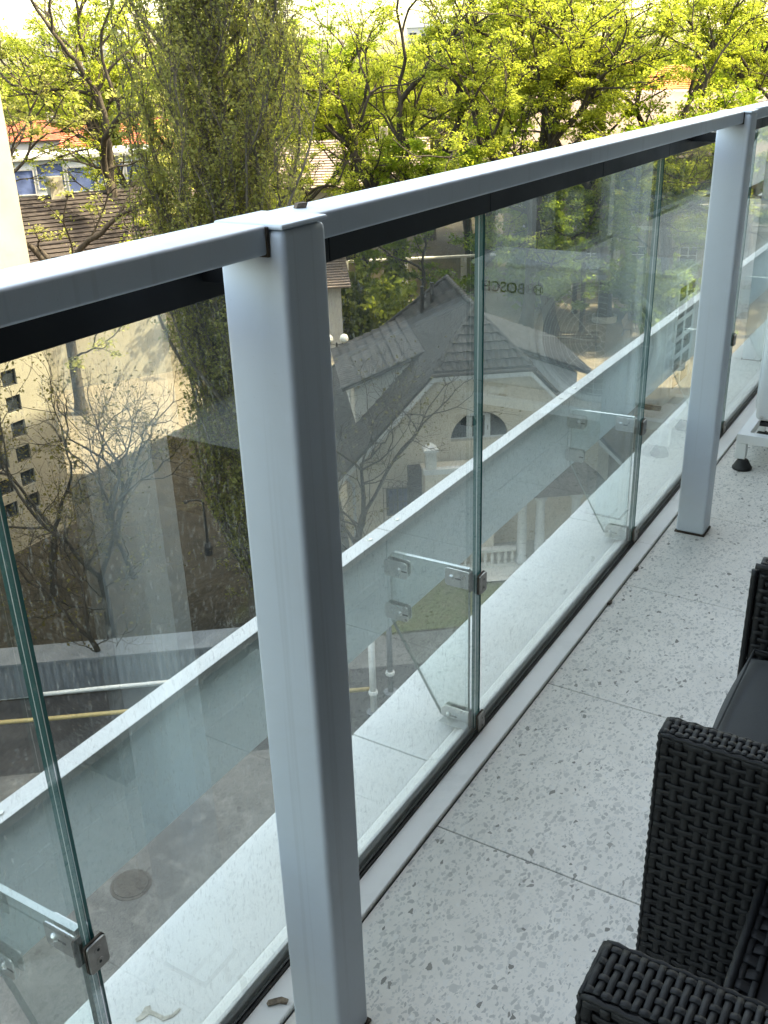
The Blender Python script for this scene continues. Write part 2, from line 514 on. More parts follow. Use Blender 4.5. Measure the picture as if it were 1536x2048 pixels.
def terrazzo_mat():
    t = NT('terrazzo')
    oi = t.new('ShaderNodeObjectInfo')
    off = t.new('ShaderNodeVectorMath', operation='SCALE'); off.inputs['Scale'].default_value = 13.7
    cmb = t.new('ShaderNodeCombineXYZ'); t.l(oi.outputs['Random'], cmb.inputs[0]); t.l(oi.outputs['Random'], cmb.inputs[1])
    t.l(cmb.outputs[0], off.inputs[0])
    ad = t.new('ShaderNodeVectorMath', operation='ADD'); t.l(t.pos(), ad.inputs[0]); t.l(off.outputs[0], ad.inputs[1])
    wob = t.new('ShaderNodeTexNoise'); wob.inputs['Scale'].default_value = 90; wob.inputs['Detail'].default_value = 2
    t.l(ad.outputs[0], wob.inputs['Vector'])
    w2 = t.new('ShaderNodeVectorMath', operation='SCALE'); w2.inputs['Scale'].default_value = 0.009; t.l(wob.outputs['Color'], w2.inputs[0])
    v = t.new('ShaderNodeVectorMath', operation='ADD'); t.l(ad.outputs[0], v.inputs[0]); t.l(w2.outputs[0], v.inputs[1])
    base = t.ramp(t.noise(14, 6, 0.65, ad.outputs[0]), [(0.3, (0.70, 0.665, 0.61)), (0.7, (0.80, 0.76, 0.70))])
    fine = t.noise(240, 3, 0.7, ad.outputs[0])
    col = t.mix(t.ramp(fine, [(0.55, 0.0), (0.68, 0.45)]), base, (0.60, 0.59, 0.56))
    # angular stone chips: whole Voronoi cells picked at random, shrunk from their edges
    for sc, thr, gap, rotz, cols in ((205, 0.52, 0.10, 0.3, [(0.0, (0.52, 0.505, 0.475)), (1.0, (0.74, 0.72, 0.68))]),
                                     (125, 0.62, 0.13, 1.1, [(0.0, (0.43, 0.42, 0.39)), (0.7, (0.60, 0.585, 0.555)), (1.0, (0.76, 0.74, 0.70))]),
                                     (84, 0.82, 0.16, 2.0, [(0.0, (0.32, 0.305, 0.275)), (0.35, (0.46, 0.445, 0.415)), (1.0, (0.62, 0.60, 0.565))]),
                                     (105, 0.968, 0.12, 2.7, [(0.0, (0.17, 0.16, 0.14)), (1.0, (0.33, 0.315, 0.29))])):
        mp = t.new('ShaderNodeMapping'); mp.inputs['Scale'].default_value = (1.0, 0.62, 0.0)
        mp.inputs['Rotation'].default_value = (0, 0, rotz); mp.inputs['Location'].default_value = (0, 0, sc * 0.013)
        t.l(v.outputs[0], mp.inputs['Vector'])
        vo = t.new('ShaderNodeTexVoronoi'); vo.inputs['Scale'].default_value = sc
        ve = t.new('ShaderNodeTexVoronoi'); ve.feature = 'DISTANCE_TO_EDGE'; ve.inputs['Scale'].default_value = sc
        t.l(mp.outputs[0], vo.inputs['Vector']); t.l(mp.outputs[0], ve.inputs['Vector'])
        sep = t.new('ShaderNodeSeparateColor'); t.l(vo.outputs['Color'], sep.inputs[0])
        on = t.math('GREATER_THAN', sep.outputs[0], thr)
        inside = t.math('GREATER_THAN', ve.outputs['Distance'], t.math('ADD', t.math('MULTIPLY', sep.outputs[1], 0.16), gap * 0.6))
        col = t.mix(t.math('MULTIPLY', on, inside), col, t.ramp(sep.outputs[2], cols))
    dust = t.ramp(t.noise(1.8, 4, 0.6, t.pos()), [(0.38, 0.0), (0.72, 0.28)])
    col = t.mix(dust, col, (0.40, 0.38, 0.34))
    t.l(col, t.b.inputs['Base Color'])
    t.b.inputs['Roughness'].default_value = 0.48
    t.b.inputs['Specular IOR Level'].default_value = 0.35
    t.bump(t.noise(160, 3, 0.6), 0.12, 0.001)
    return t.m


terrazzo = terrazzo_mat()


def ledge_mat():
    t = NT('ledge_stone')
    p = t.pos()
    n1 = t.noise(5, 6, 0.65, p); n2 = t.noise(1.6, 5, 0.7, p, 0.6); n3 = t.noise(150, 3, 0.6, p); n4 = t.noise(38, 5, 0.7, p, 0.3)
    col = t.ramp(n1, [(0.3, (0.77, 0.765, 0.74)), (0.7, (0.85, 0.845, 0.82))])
    col = t.mix(t.ramp(n2, [(0.5, 0.0), (0.78, 0.5)]), col, (0.62, 0.60, 0.55))
    col = t.mix(t.ramp(n4, [(0.58, 0.0), (0.72, 0.3)]), col, (0.58, 0.57, 0.54))
    col = t.mix(t.ramp(n3, [(0.68, 0.0), (0.73, 0.7)]), col, (0.34, 0.33, 0.31))
    t.l(col, t.b.inputs['Base Color']); t.b.inputs['Roughness'].default_value = 0.72
    t.bump(n4, 0.15, 0.002)
    return t.m


stone_white = ledge_mat()


def fabric_mat():
    t = NT('cushion_fabric')
    p = t.pos(obj=True)
    n = t.noise(700, 2, 0.6, p); n2 = t.noise(9, 4, 0.6, p)
    c = t.ramp(n, [(0.3, (0.015, 0.0155, 0.0165)), (0.7, (0.038, 0.039, 0.041))])
    c = t.mix(t.ramp(n2, [(0.3, 0.0), (0.8, 0.3)]), c, (0.035, 0.037, 0.04))
    t.l(c, t.b.inputs['Base Color']); t.b.inputs['Roughness'].default_value = 0.95
    t.b.inputs['Sheen Weight'].default_value = 0.1
    t.bump(n, 0.5, 0.001)
    return t.m


fabric = fabric_mat()


def ground_mat():
    t = NT('ground_earth')
    p = t.pos()
    a = t.noise(0.11, 5, 0.6, p); b = t.noise(1.4, 6, 0.65, p); c = t.noise(14, 5, 0.7, p)
    soil = t.ramp(b, [(0.3, (0.017, 0.0158, 0.0125)), (0.7, (0.050, 0.044, 0.034))])
    soil = t.mix(t.ramp(c, [(0.45, 0.0), (0.8, 0.5)]), soil, (0.085, 0.074, 0.056))
    grass = t.ramp(c, [(0.3, (0.03, 0.04, 0.012)), (0.7, (0.07, 0.085, 0.025))])
    col = t.mix(t.ramp(t.math('ADD', a, t.math('MULTIPLY', t.math('SUBTRACT', b, 0.5), 0.35)), [(0.60, 0.0), (0.70, 0.7)]), soil, grass)
    t.l(col, t.b.inputs['Base Color']); t.b.inputs['Roughness'].default_value = 0.97
    t.b.inputs['Specular IOR Level'].default_value = 0.1
    t.bump(c, 0.6, 0.06)
    return t.m


def asphalt_mat():
    t = NT('yard_concrete')
    p = t.pos()
    a = t.noise(0.5, 5, 0.65, p); b = t.noise(2.6, 7, 0.72, t.pos((1, 1, 1)), 0.3); c = t.noise(40, 4, 0.7, p)
    col = t.ramp(a, [(0.3, (0.075, 0.077, 0.08)), (0.7, (0.14, 0.142, 0.142))])
    col = t.mix(t.ramp(b, [(0.50, 0.0), (0.72, 0.6)]), col, (0.27, 0.272, 0.265))
    col = t.mix(t.ramp(c, [(0.5, 0.0), (0.8, 0.3)]), col, (0.05, 0.05, 0.052))
    t.l(col, t.b.inputs['Base Color']); t.b.inputs['Roughness'].default_value = 0.9
    t.bump(c, 0.4, 0.02)
    return t.m


def grass_mat():
    t = NT('lawn_grass')
    p = t.pos(); b = t.noise(3, 6, 0.7, p); c = t.noise(30, 4, 0.7, p)
    col = t.ramp(c, [(0.3, (0.055, 0.075, 0.02)), (0.7, (0.14, 0.17, 0.04))])
    col = t.mix(t.ramp(b, [(0.45, 0.0), (0.7, 0.7)]), col, (0.20, 0.16, 0.10))
    t.l(col, t.b.inputs['Base Color']); t.b.inputs['Roughness'].default_value = 0.95
    t.bump(c, 0.8, 0.05)
    return t.m


earth = ground_mat(); concrete = asphalt_mat(); lawn = grass_mat()
path_tan = simple('path_sand', (0.155, 0.132, 0.10), 0.95, 0.0, 0.14, 0.6, 0.4, 12, stain=(0.10, 0.085, 0.065))
asphalt_dark = simple('asphalt_dark', (0.036, 0.038, 0.042), 0.9, 0.0, 0.25, 0.9, 0.4, 20)
# ================================================================== THE SETTING: ground
ZG = -13.2
me = MB()
me.add([(-900, -500, ZG), (500, -500, ZG), (500, 900, ZG), (-900, 900, ZG)], [(0, 1, 2, 3)])
tag(me.build('ground', earth), kind='structure')
Mx, My = -12.62, 26.12                     # grid of the neighbouring plots
EX, EY = 0.787, 0.617
BX, BY = -0.617, 0.787


def S(u, v, z=0.0): return Vector((Mx + u * EX + v * BX, My + u * EY + v * BY, z))


EU = Vector((EX, EY, 0)); EV = Vector((BX, BY, 0)); EZ = Vector((0, 0, 1))


def sheet(name, pts, z, mat):
    m = MB(); m.add([(p[0], p[1], z) for p in pts], [tuple(range(len(pts)))])
    return tag(m.build(name, mat), kind='structure')


def Sxy(u, v): p = S(u, v); return (p.x, p.y)


sheet('yard_paving', [(-0.5, -14), (-0.5, 27), Sxy(7.5, -2.0), Sxy(2.6, -2.0), Sxy(2.6, -4.6), Sxy(-7.0, -4.6), Sxy(-7.0, -9.2), Sxy(-20, -9.2), Sxy(-20, -30)], ZG + 0.004, concrete)
sheet('asphalt_lane', [Sxy(-20, -9.2), Sxy(-1.0, -9.2), Sxy(-1.0, -6.15), Sxy(-20, -6.15)], ZG + 0.008, asphalt_dark)
sheet('lawn', [Sxy(-6.9, -4.5), Sxy(2.5, -4.5), Sxy(2.5, -2.0), Sxy(-1.4, -2.0), Sxy(-1.5, -1.0), Sxy(-6.9, 0.3)], ZG + 0.008, lawn)
sheet('park_path', [(-52, 47.5), (-43, 46.5), (-30, 38.5), (-19, 43), (-8, 48), (2, 58), (2, 72), (-20, 70), (-38, 58)], ZG + 0.004, path_tan)
sheet('sand_court', [(-29.5, 25.0), (-33.5, 23.5), (-50.0, 41.5), (-43.0, 46.0), (-30.0, 33.0)], ZG + 0.008, path_tan)
sheet('terrace', [Sxy(-1.4, -2.2), Sxy(4.4, -2.2), Sxy(4.4, 0.5), Sxy(-1.4, 0.5)], ZG + 0.1, cast_stone)

# ================================================================== own apartment building behind the camera
Y0B_, Y1B_ = -6.0, 14.0
FX = 1.25                                    # facade plane
YN, YS, ZT = 52.0, -34.0, 26.0
ab = thing('apartment_building', 'tall white apartment building whose facade backs the terrazzo balcony', 'building', (FX, 0, ZG))
wins = []
for fl in range(-4, 8):
    for k in range(-9, 15):
        if fl == 0 and -6 < k * 3.4 < 12: continue
        wins.append((k * 3.4, fl * 3.05 + 0.5))
holes = [rect(y - 0.75, z - ZG, y + 0.75, z - ZG + 1.6) for y, z in wins if z - 0.1 > ZG and z + 1.8 < ZT]
DOORS = [(-5.6, 2.44), (2.95, 6.3), (7.0, 8.6), (9.3, 13.0)]
dholes = [rect(a, 0.03 - ZG, b, 2.35 - ZG) for a, b in DOORS]
ZA, ZB = -0.33 - ZG, 2.85 - ZG
for z0_, z1_, hl, mt in ((0, ZA, [h for h in holes if h[2][1] < ZA - 0.02], pilaster_white), (ZA, ZB, dholes + [h for h in holes if h[0][1] > ZA + 0.05 and h[2][1] < ZB - 0.05], facade_dimmed), (ZB, ZT - ZG, [h for h in holes if h[0][1] > ZB + 0.05], pilaster_white)):  # unseen wall: balcony band dark, other bands white, tones chosen for bounced light
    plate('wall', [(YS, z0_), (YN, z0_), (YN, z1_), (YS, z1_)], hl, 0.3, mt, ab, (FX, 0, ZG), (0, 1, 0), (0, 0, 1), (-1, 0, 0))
part('core', facade_grey, ab, lambda m: m.box(FX + 0.31, YS, ZG, FX + 12, YN, ZT))
for i, (a, b) in enumerate(DOORS):
    d = part('balcony_door', pane_dark, ab, lambda m: m.box(FX + 0.12, a, 0.03, FX + 0.14, b, 2.35))
    def fr(m):
        for y in (a + 0.03, (a + b) / 2, b - 0.03): m.box(FX + 0.08, y - 0.035, 0.03, FX + 0.16, y + 0.035, 2.35)
        m.box(FX + 0.081, a, 2.28, FX + 0.159, b, 2.35); m.box(FX + 0.081, a, 0.03, FX + 0.159, b, 0.09)
    part('door_frame', ac_dark, d, fr)
part('pilaster', pilaster_white, ab, lambda m: m.box(FX - 0.10, 2.63, 0.0, FX - 0.002, 2.95, 2.7))
part('wall_strip', pilaster_white, ab, lambda m: m.box(FX - 0.03, 2.45, 0.0, FX - 0.002, 2.629, 2.7))
for y, z in wins:
    if z - 0.1 > ZG and z + 1.8 < ZT and -3 < y < 20 and z > -4:
        part('window_pane', pane_dark, ab, lambda m: m.box(FX + 0.14, y - 0.75, z, FX + 0.16, y + 0.75, z + 1.6))
part('parapet', facade_dimmed, ab, lambda m: m.box(FX - 0.15, YS - 0.1, ZT, FX + 12, YN + 0.1, ZT + 0.35))

part('upper_balcony', facade_dimmed, ab, lambda m: m.box(-0.62, Y0B_, 2.72, FX - 0.003, Y1B_, 2.98))
# ================================================================== balcony floor
Y0B, Y1B = -2.2, 12.0
slab = part('balcony_slab', facade_dimmed, None, lambda m: m.box(-1.09, Y0B, -0.32, FX - 0.003, Y1B, -0.018))
tag(slab, kind='structure')
floor = part('balcony_floor', rubber, None, lambda m: m.box(-0.838, Y0B, -0.0175, FX - 0.003, Y1B, -0.006))
tag(floor, kind='structure')
TJ = 1.432
tile_me = {}
xs = [-0.788, -0.27, 0.332, 0.934, FX - 0.004]
for i in range(4):
    w = xs[i + 1] - xs[i]
    mb = MB(); mb.box(-w / 2 + 0.0012, -0.301 + 0.0012, -0.009, w / 2 - 0.0012, 0.301 - 0.0012, 0.0)
    tile_me[i] = mb.mesh('tile', terrazzo)
for k in range(-6, 17):
    yc = TJ + 0.602 * k + 0.301
    for i in range(4):
        o = bpy.data.objects.new('tile', tile_me[i]); link(o, floor)
        o.location = ((xs[i] + xs[i + 1]) / 2, yc, 0.0)
        b = o.modifiers.new('bevel', 'BEVEL'); b.width = 0.0012; b.segments = 1
# stone ledge outside the glass, laid in lengths
ledge = part('balcony_ledge', stone_white, None, lambda m: m.box(-1.085, Y0B, -0.33, -0.875, Y1B, -0.03))
tag(ledge, kind='structure')
for k in range(-2, 8):
    a, b = 1.61 + 1.405 * k, 1.61 + 1.405 * (k + 1)
    part('ledge_slab', stone_white, ledge, lambda m: m.prism([(-1.116, a + 0.002, -0.03), (-1.116, a + 0.002, 0.0), (-0.9095, a + 0.002, 0.0), (-0.9095, a + 0.002, -0.03)], (0, b - a - 0.004, 0)), bevel=0.003)
    part('ledge_upstand', stone_white, ledge, lambda m: m.prism([(-0.909, a + 0.001, -0.03), (-0.909, a + 0.001, 0.002), (-0.880, a + 0.001, 0.017), (-0.873, a + 0.001, 0.017), (-0.873, a + 0.001, -0.03)], (0, b - a - 0.002, 0)), bevel=0.002)

# ================================================================== railing
PY = [(-1.32, -1.236), (0.876, 0.961), (3.073, 3.157), (5.27, 5.354), (7.466, 7.55)]
XO, XI = -0.757, -0.664
rail = thing('balcony_railing', 'grey painted metal railing with clear glass panes along the balcony edge', 'railing', (-0.8, 0, 0))
for k, (a, b) in enumerate(PY):
    p = part('post', paint, rail, lambda m: m.box(XO, a, 0.004, XI, b, 1.3155), bevel=0.008, seg=3)
    p.data.shade_smooth()
    c = part('post_cap', paint, p, lambda m: m.box(XO - 0.0015, a - 0.0015, 1.3165, XI + 0.0015, b + 0.0015, 1.3225), bevel=0.0025)
    part('base_seal', rust, p, lambda m: m.box(XO - 0.003, a - 0.003, 0.0005, XI + 0.003, b + 0.003, 0.005))
for k in range(4):
    a, b = PY[k][1], PY[k + 1][0]
    h = part('handrail', paint, rail, lambda m: m.box(-0.755, a + 0.001, 1.2895, -0.683, b - 0.001, 1.3215), bevel=0.004, seg=3)
    h.data.shade_smooth()
    for yy in (a + 0.0015, b - 0.0055):
        part('rail_seal', rust, h, lambda m: m.box(-0.757, yy, 1.2875, -0.681, yy + 0.004, 1.3195))
JY = [-0.565, 0.602, 1.768, 2.925, 4.095, 5.26, 6.43, 7.6]
GX0, GX1 = -0.8725, -0.855
for k in range(len(JY) - 1):
    a, b = JY[k] + 0.0035, JY[k + 1] - 0.0035
    m = MB()
    z0, z1 = 0.006, 1.252
    m.add([(GX1, a, z0), (GX1, b, z0), (GX1, b, z1), (GX1, a, z1)], [(0, 1, 2, 3)], 0)
    m.add([(GX0, a, z0), (GX0, b, z0), (GX0, b, z1), (GX0, a, z1)], [(3, 2, 1, 0)], 0)
    pn = m.build('glass_pane', [glass], rail)
    for y in (a, b):
        e = 0.0006 if y == a else -0.0006
        def edge(mm, x0, x1): mm.add([(x0, y + e, z0), (x1, y + e, z0), (x1, y + e, z1), (x0, y + e, z1)], [(0, 1, 2, 3)])
        part('pane_edge', teal_edge, pn, lambda mm: (edge(mm, GX0, GX0 + 0.0079), edge(mm, GX1 - 0.0079, GX1)))
        part('edge_interlayer', interlayer, pn, lambda mm: edge(mm, GX0 + 0.0079, GX1 - 0.0079))
    # black channel over the pane tops, jointed mid-pane
    for (c0, c1) in ((JY[k] + 0.001 if k else -2.0, JY[k] + 0.62), (JY[k] + 0.6215, JY[k + 1])):
        part('top_channel', black_gloss, rail, lambda mm: mm.prism([(-0.884, c0, 1.2115), (-0.8735, c0, 1.2115), (-0.8735, c0, 1.2535), (-0.854, c0, 1.2535), (-0.854, c0, 1.2115), (-0.8425, c0, 1.2115), (-0.8425, c0, 1.268), (-0.884, c0, 1.268)], (0, c1 - c0, 0)), bevel=0.0015)
for k, (a, b) in enumerate(PY):
    part('channel_bracket', black_gloss, rail, lambda m: m.box(-0.8422, b - 0.020, 1.236, XO - 0.0005, b - 0.004, 1.262))
# floor trim and rubber seal at the foot of the glass
ends = [Y0B] + [JY[k] for k in (1, 3, 5, 7)] + [Y1B]
for a, b in zip(ends[:-1], ends[1:]):
    part('floor_trim', paint_cap, rail, lambda m: m.prism([(-0.8445, a + 0.0008, -0.004), (-0.8445, a + 0.0008, 0.007), (-0.840, a + 0.0008, 0.0075), (-0.793, a + 0.0008, 0.0075), (-0.7905, a + 0.0008, 0.0055), (-0.7905, a + 0.0008, -0.004)], (0, b - a - 0.0016, 0)), bevel=0.0012)
part('glass_gasket', rubber, rail, lambda m: (m.box(-0.8542, Y0B, 0.0, -0.8502, Y1B, 0.0150), m.box(-0.8501, Y0B, 0.0, -0.8450, Y1B, 0.0105)))
part('shadow_gap', rubber, rail, lambda m: m.box(-0.7904, Y0B, -0.006, -0.7881, Y1B, -0.002))


def rrect(cy, cz, hy, hz, r, n=4):
    P = []
    for sy, sz, a0 in ((1, 1, 0), (-1, 1, 90), (-1, -1, 180), (1, -1, 270)):
        for i in range(n + 1):
            q = R(a0 + 90 * i / n)
            P.append((cy + sy * (hy - r) + r * math.cos(q), cz + sz * (hz - r) + r * math.sin(q)))
    return P


# ================================================================== low outer screen on glass fins
scr = thing('outer_screen', 'low frosted fascia screen with white cap held on glass fins outside the railing', 'screen', (-1.1, 0, 0))
CJ = [-0.57, 0.612, 1.776, 2.936, 4.105, 5.27, 6.44, 7.61]
for k in range(len(CJ) - 1):
    a, b = CJ[k] + 0.0015, CJ[k + 1] - 0.0015
    part('fascia_panel', frosted, scr, lambda m: m.box(-1.1175, a, 0.2125, -1.105, b, 0.471), bevel=0.001)
    c = part('screen_cap', paint_cap, scr, lambda m: m.prism([(-1.131, a, 0.440), (-1.131, a, 0.479), (-1.0925, a, 0.479), (-1.0925, a, 0.462), (-1.0955, a, 0.462), (-1.0955, a, 0.4745), (-1.128, a, 0.4745), (-1.128, a, 0.440)], (0, b - a, 0)), bevel=0.0012)
    for yy in (a + 0.06, b - 0.06):
        part('cap_screw', steel, c, lambda m: m.lathe((-1.112, yy, 0.479), [(0.0068, 0.0), (0.006, 0.0022), (0.0025, 0.0032)], 12))
for k, y in enumerate(CJ[1:-2]):
    yj = JY[k + 1]
    # glass fin: triangle-cut pane standing square to the balustrade
    prof = [(-0.882, 0.436), (-1.078, 0.433), (-1.088, 0.425), (-1.090, 0.246), (-0.957, 0.018), (-0.882, 0.018)]
    m = MB(); n = len(prof)
    m.add([(x, yj - 0.005, z) for x, z in prof], [tuple(range(n))]); m.add([(x, yj + 0.005, z) for x, z in prof], [tuple(range(n))[::-1]])
    fn = m.build('glass_fin', fin_glass, scr)
    part('fin_edge', fin_edge, fn, lambda m: m.add([(x, yj + s * 0.005, z) for s in (-1, 1) for x, z in prof], [(i, (i + 1) % n, n + (i + 1) % n, n + i) for i in range(n)]))
    # fork clamps: two cheeks and a bridge each
    def fork(x_in, x_out, z0, z1, name, bolt_x, taper=None):
        def f(m):
            for s in (-1, 1):
                yy = yj + s * 0.0085
                if taper: P = [(x_in, z1), (x_out + 0.012, z1), (x_out, z1 - 0.012), (x_out, z0 + 0.018), (x_in - 0.02, z0), (x_in, z0)]
                else:
                    g = rrect((x_in + x_out) / 2, (z0 + z1) / 2, abs(x_in - x_out) / 2, (z1 - z0) / 2, 0.008)
                    P = g
                m.prism([(px, yy - 0.0015, pz) for px, pz in P], (0, 0.003, 0))
            xb = x_in
            sg = 1 if x_in < x_out else -1
            m.box(min(xb, xb + sg * 0.003), yj - 0.0069, z0 + 0.0085, max(xb, xb + sg * 0.003), yj + 0.0069, z1 - 0.0085)
        fk = part(name, steel, scr, f, bevel=0.0008)
        part('bolt', steel, fk, lambda m: m.lathe((bolt_x, yj - 0.010, (z0 + z1) / 2), [(0.0075, 0.0), (0.0068, -0.002), (0.004, -0.0045)], 14, axis='Y'))
        part('slot', rubber, fk, lambda m: m.box(bolt_x + 0.008, yj - 0.01025, (z0 + z1) / 2 - 0.003, bolt_x + 0.023, yj - 0.0099, (z0 + z1) / 2 + 0.001))
        return fk
    fork(-0.876, -0.940, 0.386, 0.431, 'fin_clamp', -0.922)
    fork(-0.876, -0.952, 0.002, 0.052, 'foot_clamp', -0.932, True)
    fork(-1.103, -1.040, 0.370, 0.413, 'panel_clamp', -1.063)
    fork(-1.103, -1.040, 0.254, 0.295, 'panel_clamp', -1.063)
    part('foot_plate', steel, scr, lambda m: m.box(-0.945, yj - 0.036, 0.0175, -0.8745, yj - 0.011, 0.0195))
    for zc in (0.4075, 0.0305):
        pl = part('joint_plate', steel_dark, scr, lambda m: m.prism([(-0.8505, py, pz) for py, pz in rrect(yj, zc, 0.0165, 0.0235, 0.005)], (0.004, 0, 0)), bevel=0.0008)
        part('pad', rust, pl, lambda m: m.prism([(-0.8545, py, pz) for py, pz in rrect(yj, zc, 0.0175, 0.0245, 0.005)], (0.0038, 0, 0)))
        part('pad', rust, pl, lambda m: m.prism([(-0.8758, py, pz) for py, pz in rrect(yj, zc, 0.0175, 0.0245, 0.005)], (0.003, 0, 0)))
        for dz in (-0.0105, 0.0105):
            part('screw', steel_dark, pl, lambda m: m.lathe((-0.8464, yj, zc + dz), [(0.0062, 0.0), (0.0058, 0.0007), (0.0026, 0.0008)], 14, axis='X'))
            part('hex_socket', rubber, pl, lambda m: m.lathe((-0.8455, yj, zc + dz), [(0.0024, 0.0), (0.0024, 0.0004)], 6, axis='X'))

# ================================================================== small litter
part_ = MB(); part_.prism([(-0.832, 0.896, 0.0085), (-0.826, 0.893, 0.0085), (-0.812, 0.908, 0.0085), (-0.801, 0.912, 0.0085), (-0.803, 0.921, 0.0085), (-0.817, 0.919, 0.0085), (-0.826, 0.910, 0.0085), (-0.833, 0.902, 0.0085)], (0.001, 0.0005, 0.004))
tag(part_.build('wood_chip', wood, bevel=0.001), 'brown splinter of wood lying on the floor trim beside the near post', 'wood chip')
mb = MB(); mb.lathe((-0.37, 1.82, 0.0), [(0.002, 0.0), (0.006, 0.002), (0.0065, 0.006), (0.004, 0.010), (0.001, 0.011)], 9); mb.tube([(-0.372, 1.82, 0.008), (-0.366, 1.824, 0.013)], 0.0015, 5)
tag(mb.build('seed_husk', print_black, smooth=True), 'tiny black seed husk lying alone on the terrazzo floor', 'litter')
for nm, lb, x, y in (('leaf_crumb', 'dry brown leaf crumb caught at the floor trim by the tile joint', -0.785, 2.50),
                     ('leaf_crumb', 'small dark crumb beside the floor trim farther along the balcony', -0.783, 2.74)):
    mb = MB(); mb.prism([(x - .005, y - .012, 0.001), (x + .003, y - .008, 0.001), (x + .004, y + .007, 0.001), (x - .002, y + .012, 0.001)], (0, 0.003, 0.006))
    tag(mb.build(nm, rust), lb, 'litter')
mb = MB(); mb.prism([(-0.735, 0.995, 1.3217), (-0.728, 0.992, 1.3217), (-0.722, 1.004, 1.3217), (-0.732, 1.008, 1.3217)], (0.002, 0.001, 0.006))
tag(mb.build('twig_bit', wood), 'tiny brown scrap resting on the handrail beyond the near post cap', 'litter')
# dried bird dropping on the ledge
pts = [(-1.004, 0.756), (-1.008, 0.772), (-1.002, 0.778), (-0.995, 0.772), (-0.982, 0.773), (-0.966, 0.774), (-0.958, 0.782), (-0.955, 0.800), (-0.951, 0.799), (-0.952, 0.780), (-0.962, 0.766), (-0.98, 0.766), (-0.992, 0.764), (-0.994, 0.752), (-1.0, 0.742), (-1.006, 0.745)]
mb = MB(); mb.prism([(x - 0.008, y + 0.02, 0.0004) for x, y in pts], (0, 0, 0.0012))
tag(mb.build('bird_dropping', dirt_spot), 'dried beige bird dropping smeared on the white ledge by the near post', 'dropping')
# ================================================================== woven furniture
def strand_mesh(name, n, pitch, width, thick, amp, phase):
    """flat woven strip along +a, crossing n strands, over and under in turn; coords (a, w, n)"""
    prof = [(-0.5, 0.0), (-0.43, 0.48), (0.0, 0.60), (0.43, 0.48), (0.5, 0.0), (0.4, -0.5), (-0.4, -0.5)]
    V = []; F = []; k = len(prof); rows = 0
    for i in range(n):
        s = amp if (i + phase) % 2 else -amp
        for da, q in ((-0.22, 1.0), (0.22, 1.0)):
            for w, t in prof: V.append(((i + da) * pitch, w * width, s * q + t * thick))
            rows += 1
    for r in range(rows - 1):
        for j in range(k): F.append((r * k + j, r * k + (j + 1) % k, (r + 1) * k + (j + 1) % k, (r + 1) * k + j))
    F += [tuple(range(k))[::-1], tuple(range((rows - 1) * k, rows * k))]
    m = bpy.data.meshes.new(name); m.from_pydata(V, [], F); m.materials.append(rattan)
    bm = bmesh.new(); bm.from_mesh(m); bmesh.ops.recalc_face_normals(bm, faces=bm.faces); bm.to_mesh(m); bm.free()
    m.shade_smooth()
    return m


STR = {}


def smesh(*a):
    key = tuple(round(x, 5) if isinstance(x, float) else x for x in a)
    if key not in STR: STR[key] = strand_mesh('strand', *a)
    return STR[key]


def weave(parent, O, U, V, N, W, H, pu, pv, wu, wv, amp=0.0012, thick=0.0026):
    """plain weave on the rectangle O..O+U*W+V*H: strips along V every pu, strips along U every pv"""
    O, U, V, N = Vector(O), Vector(U), Vector(V), Vector(N)
    org = ORI[parent]
    nu, nv = max(2, int(W / pu)), max(2, int(H / pv))
    pu, pv = W / nu, H / nv
    def put(me, P, A, B):
        o = bpy.data.objects.new('strand', me); link(o, parent)
        M = Matrix((A, B, N)).transposed().to_4x4(); M.translation = P - org
        o.matrix_local = M
    for j in range(nu):
        put(smesh(nv, pv, wu, thick, amp, j % 2), O + U * ((j + 0.5) * pu) + V * (0.5 * pv), V, U)
    for i in range(nv):
        put(smesh(nu, pu, wv, thick, amp, (i + 1) % 2), O + V * ((i + 0.5) * pv) + U * (0.5 * pu), U, V)


def wicker_arm(th, x0, x1, y0, y1, z0, z1, out_side, full=True, top_cols=None):
    """one arm wall of a woven chair: liner core plus woven faces"""
    a = part('armrest', rattan_in, th, lambda m: m.box(x0 + 0.005, y0 + 0.005, z0, x1, y1 - 0.005, z1 - 0.005), bevel=0.004)
    W, T = x1 - x0, y1 - y0
    weave(a, (x0 + 0.003, y0 + 0.001, z1 - 0.001), (1, 0, 0), (0, 1, 0), (0, 0, 1), W - 0.01, T - 0.002, 0.0098, top_cols or 0.0150, 0.0082, 0.0080, 0.0012, 0.0024)
    for s in (-1, 1):
        yy = y0 if s < 0 else y1
        if s == out_side or full:
            weave(a, (x0 + 0.001, yy - s * 0.001, z0), (1, 0, 0), (0, 0, 1), (0, s, 0), W - 0.01, z1 - z0 - 0.003, 0.0195, 0.0150, 0.0118, 0.0092)
    weave(a, (x0 + 0.001, y0 + 0.001, z0), (0, 1, 0), (0, 0, 1), (-1, 0, 0), T - 0.002, z1 - z0 - 0.003, 0.0165, 0.0150, 0.0118, 0.0092)
    # rolled binding strips along the top edges and down the front corners
    def rope(m):
        r = 0.0034
        for yy in (y0 + 0.002, y1 - 0.002):
            n = int(W / 0.012)
            m.tube([(x0 + 0.004 + W * i / n, yy, z1 - 0.004 + (0.0012 if i % 2 else -0.0008)) for i in range(n + 1)], [r * (1.0 + (0.10 if i % 2 else -0.06)) for i in range(n + 1)], 8)
            n2 = int((z1 - z0) / 0.0083)
            m.tube([(x0 + 0.003 + (0.0010 if i % 2 else -0.0010), yy, z0 + (z1 - z0 - 0.006) * i / n2) for i in range(n2 + 1)], r, 8)
        m.tube([(x0 + 0.003, y0 + 0.004 + (T - 0.008) * i / 4, z1 - 0.004) for i in range(5)], r, 8)
    part('edge_binding', rattan, a, rope, smooth=True)
    return a


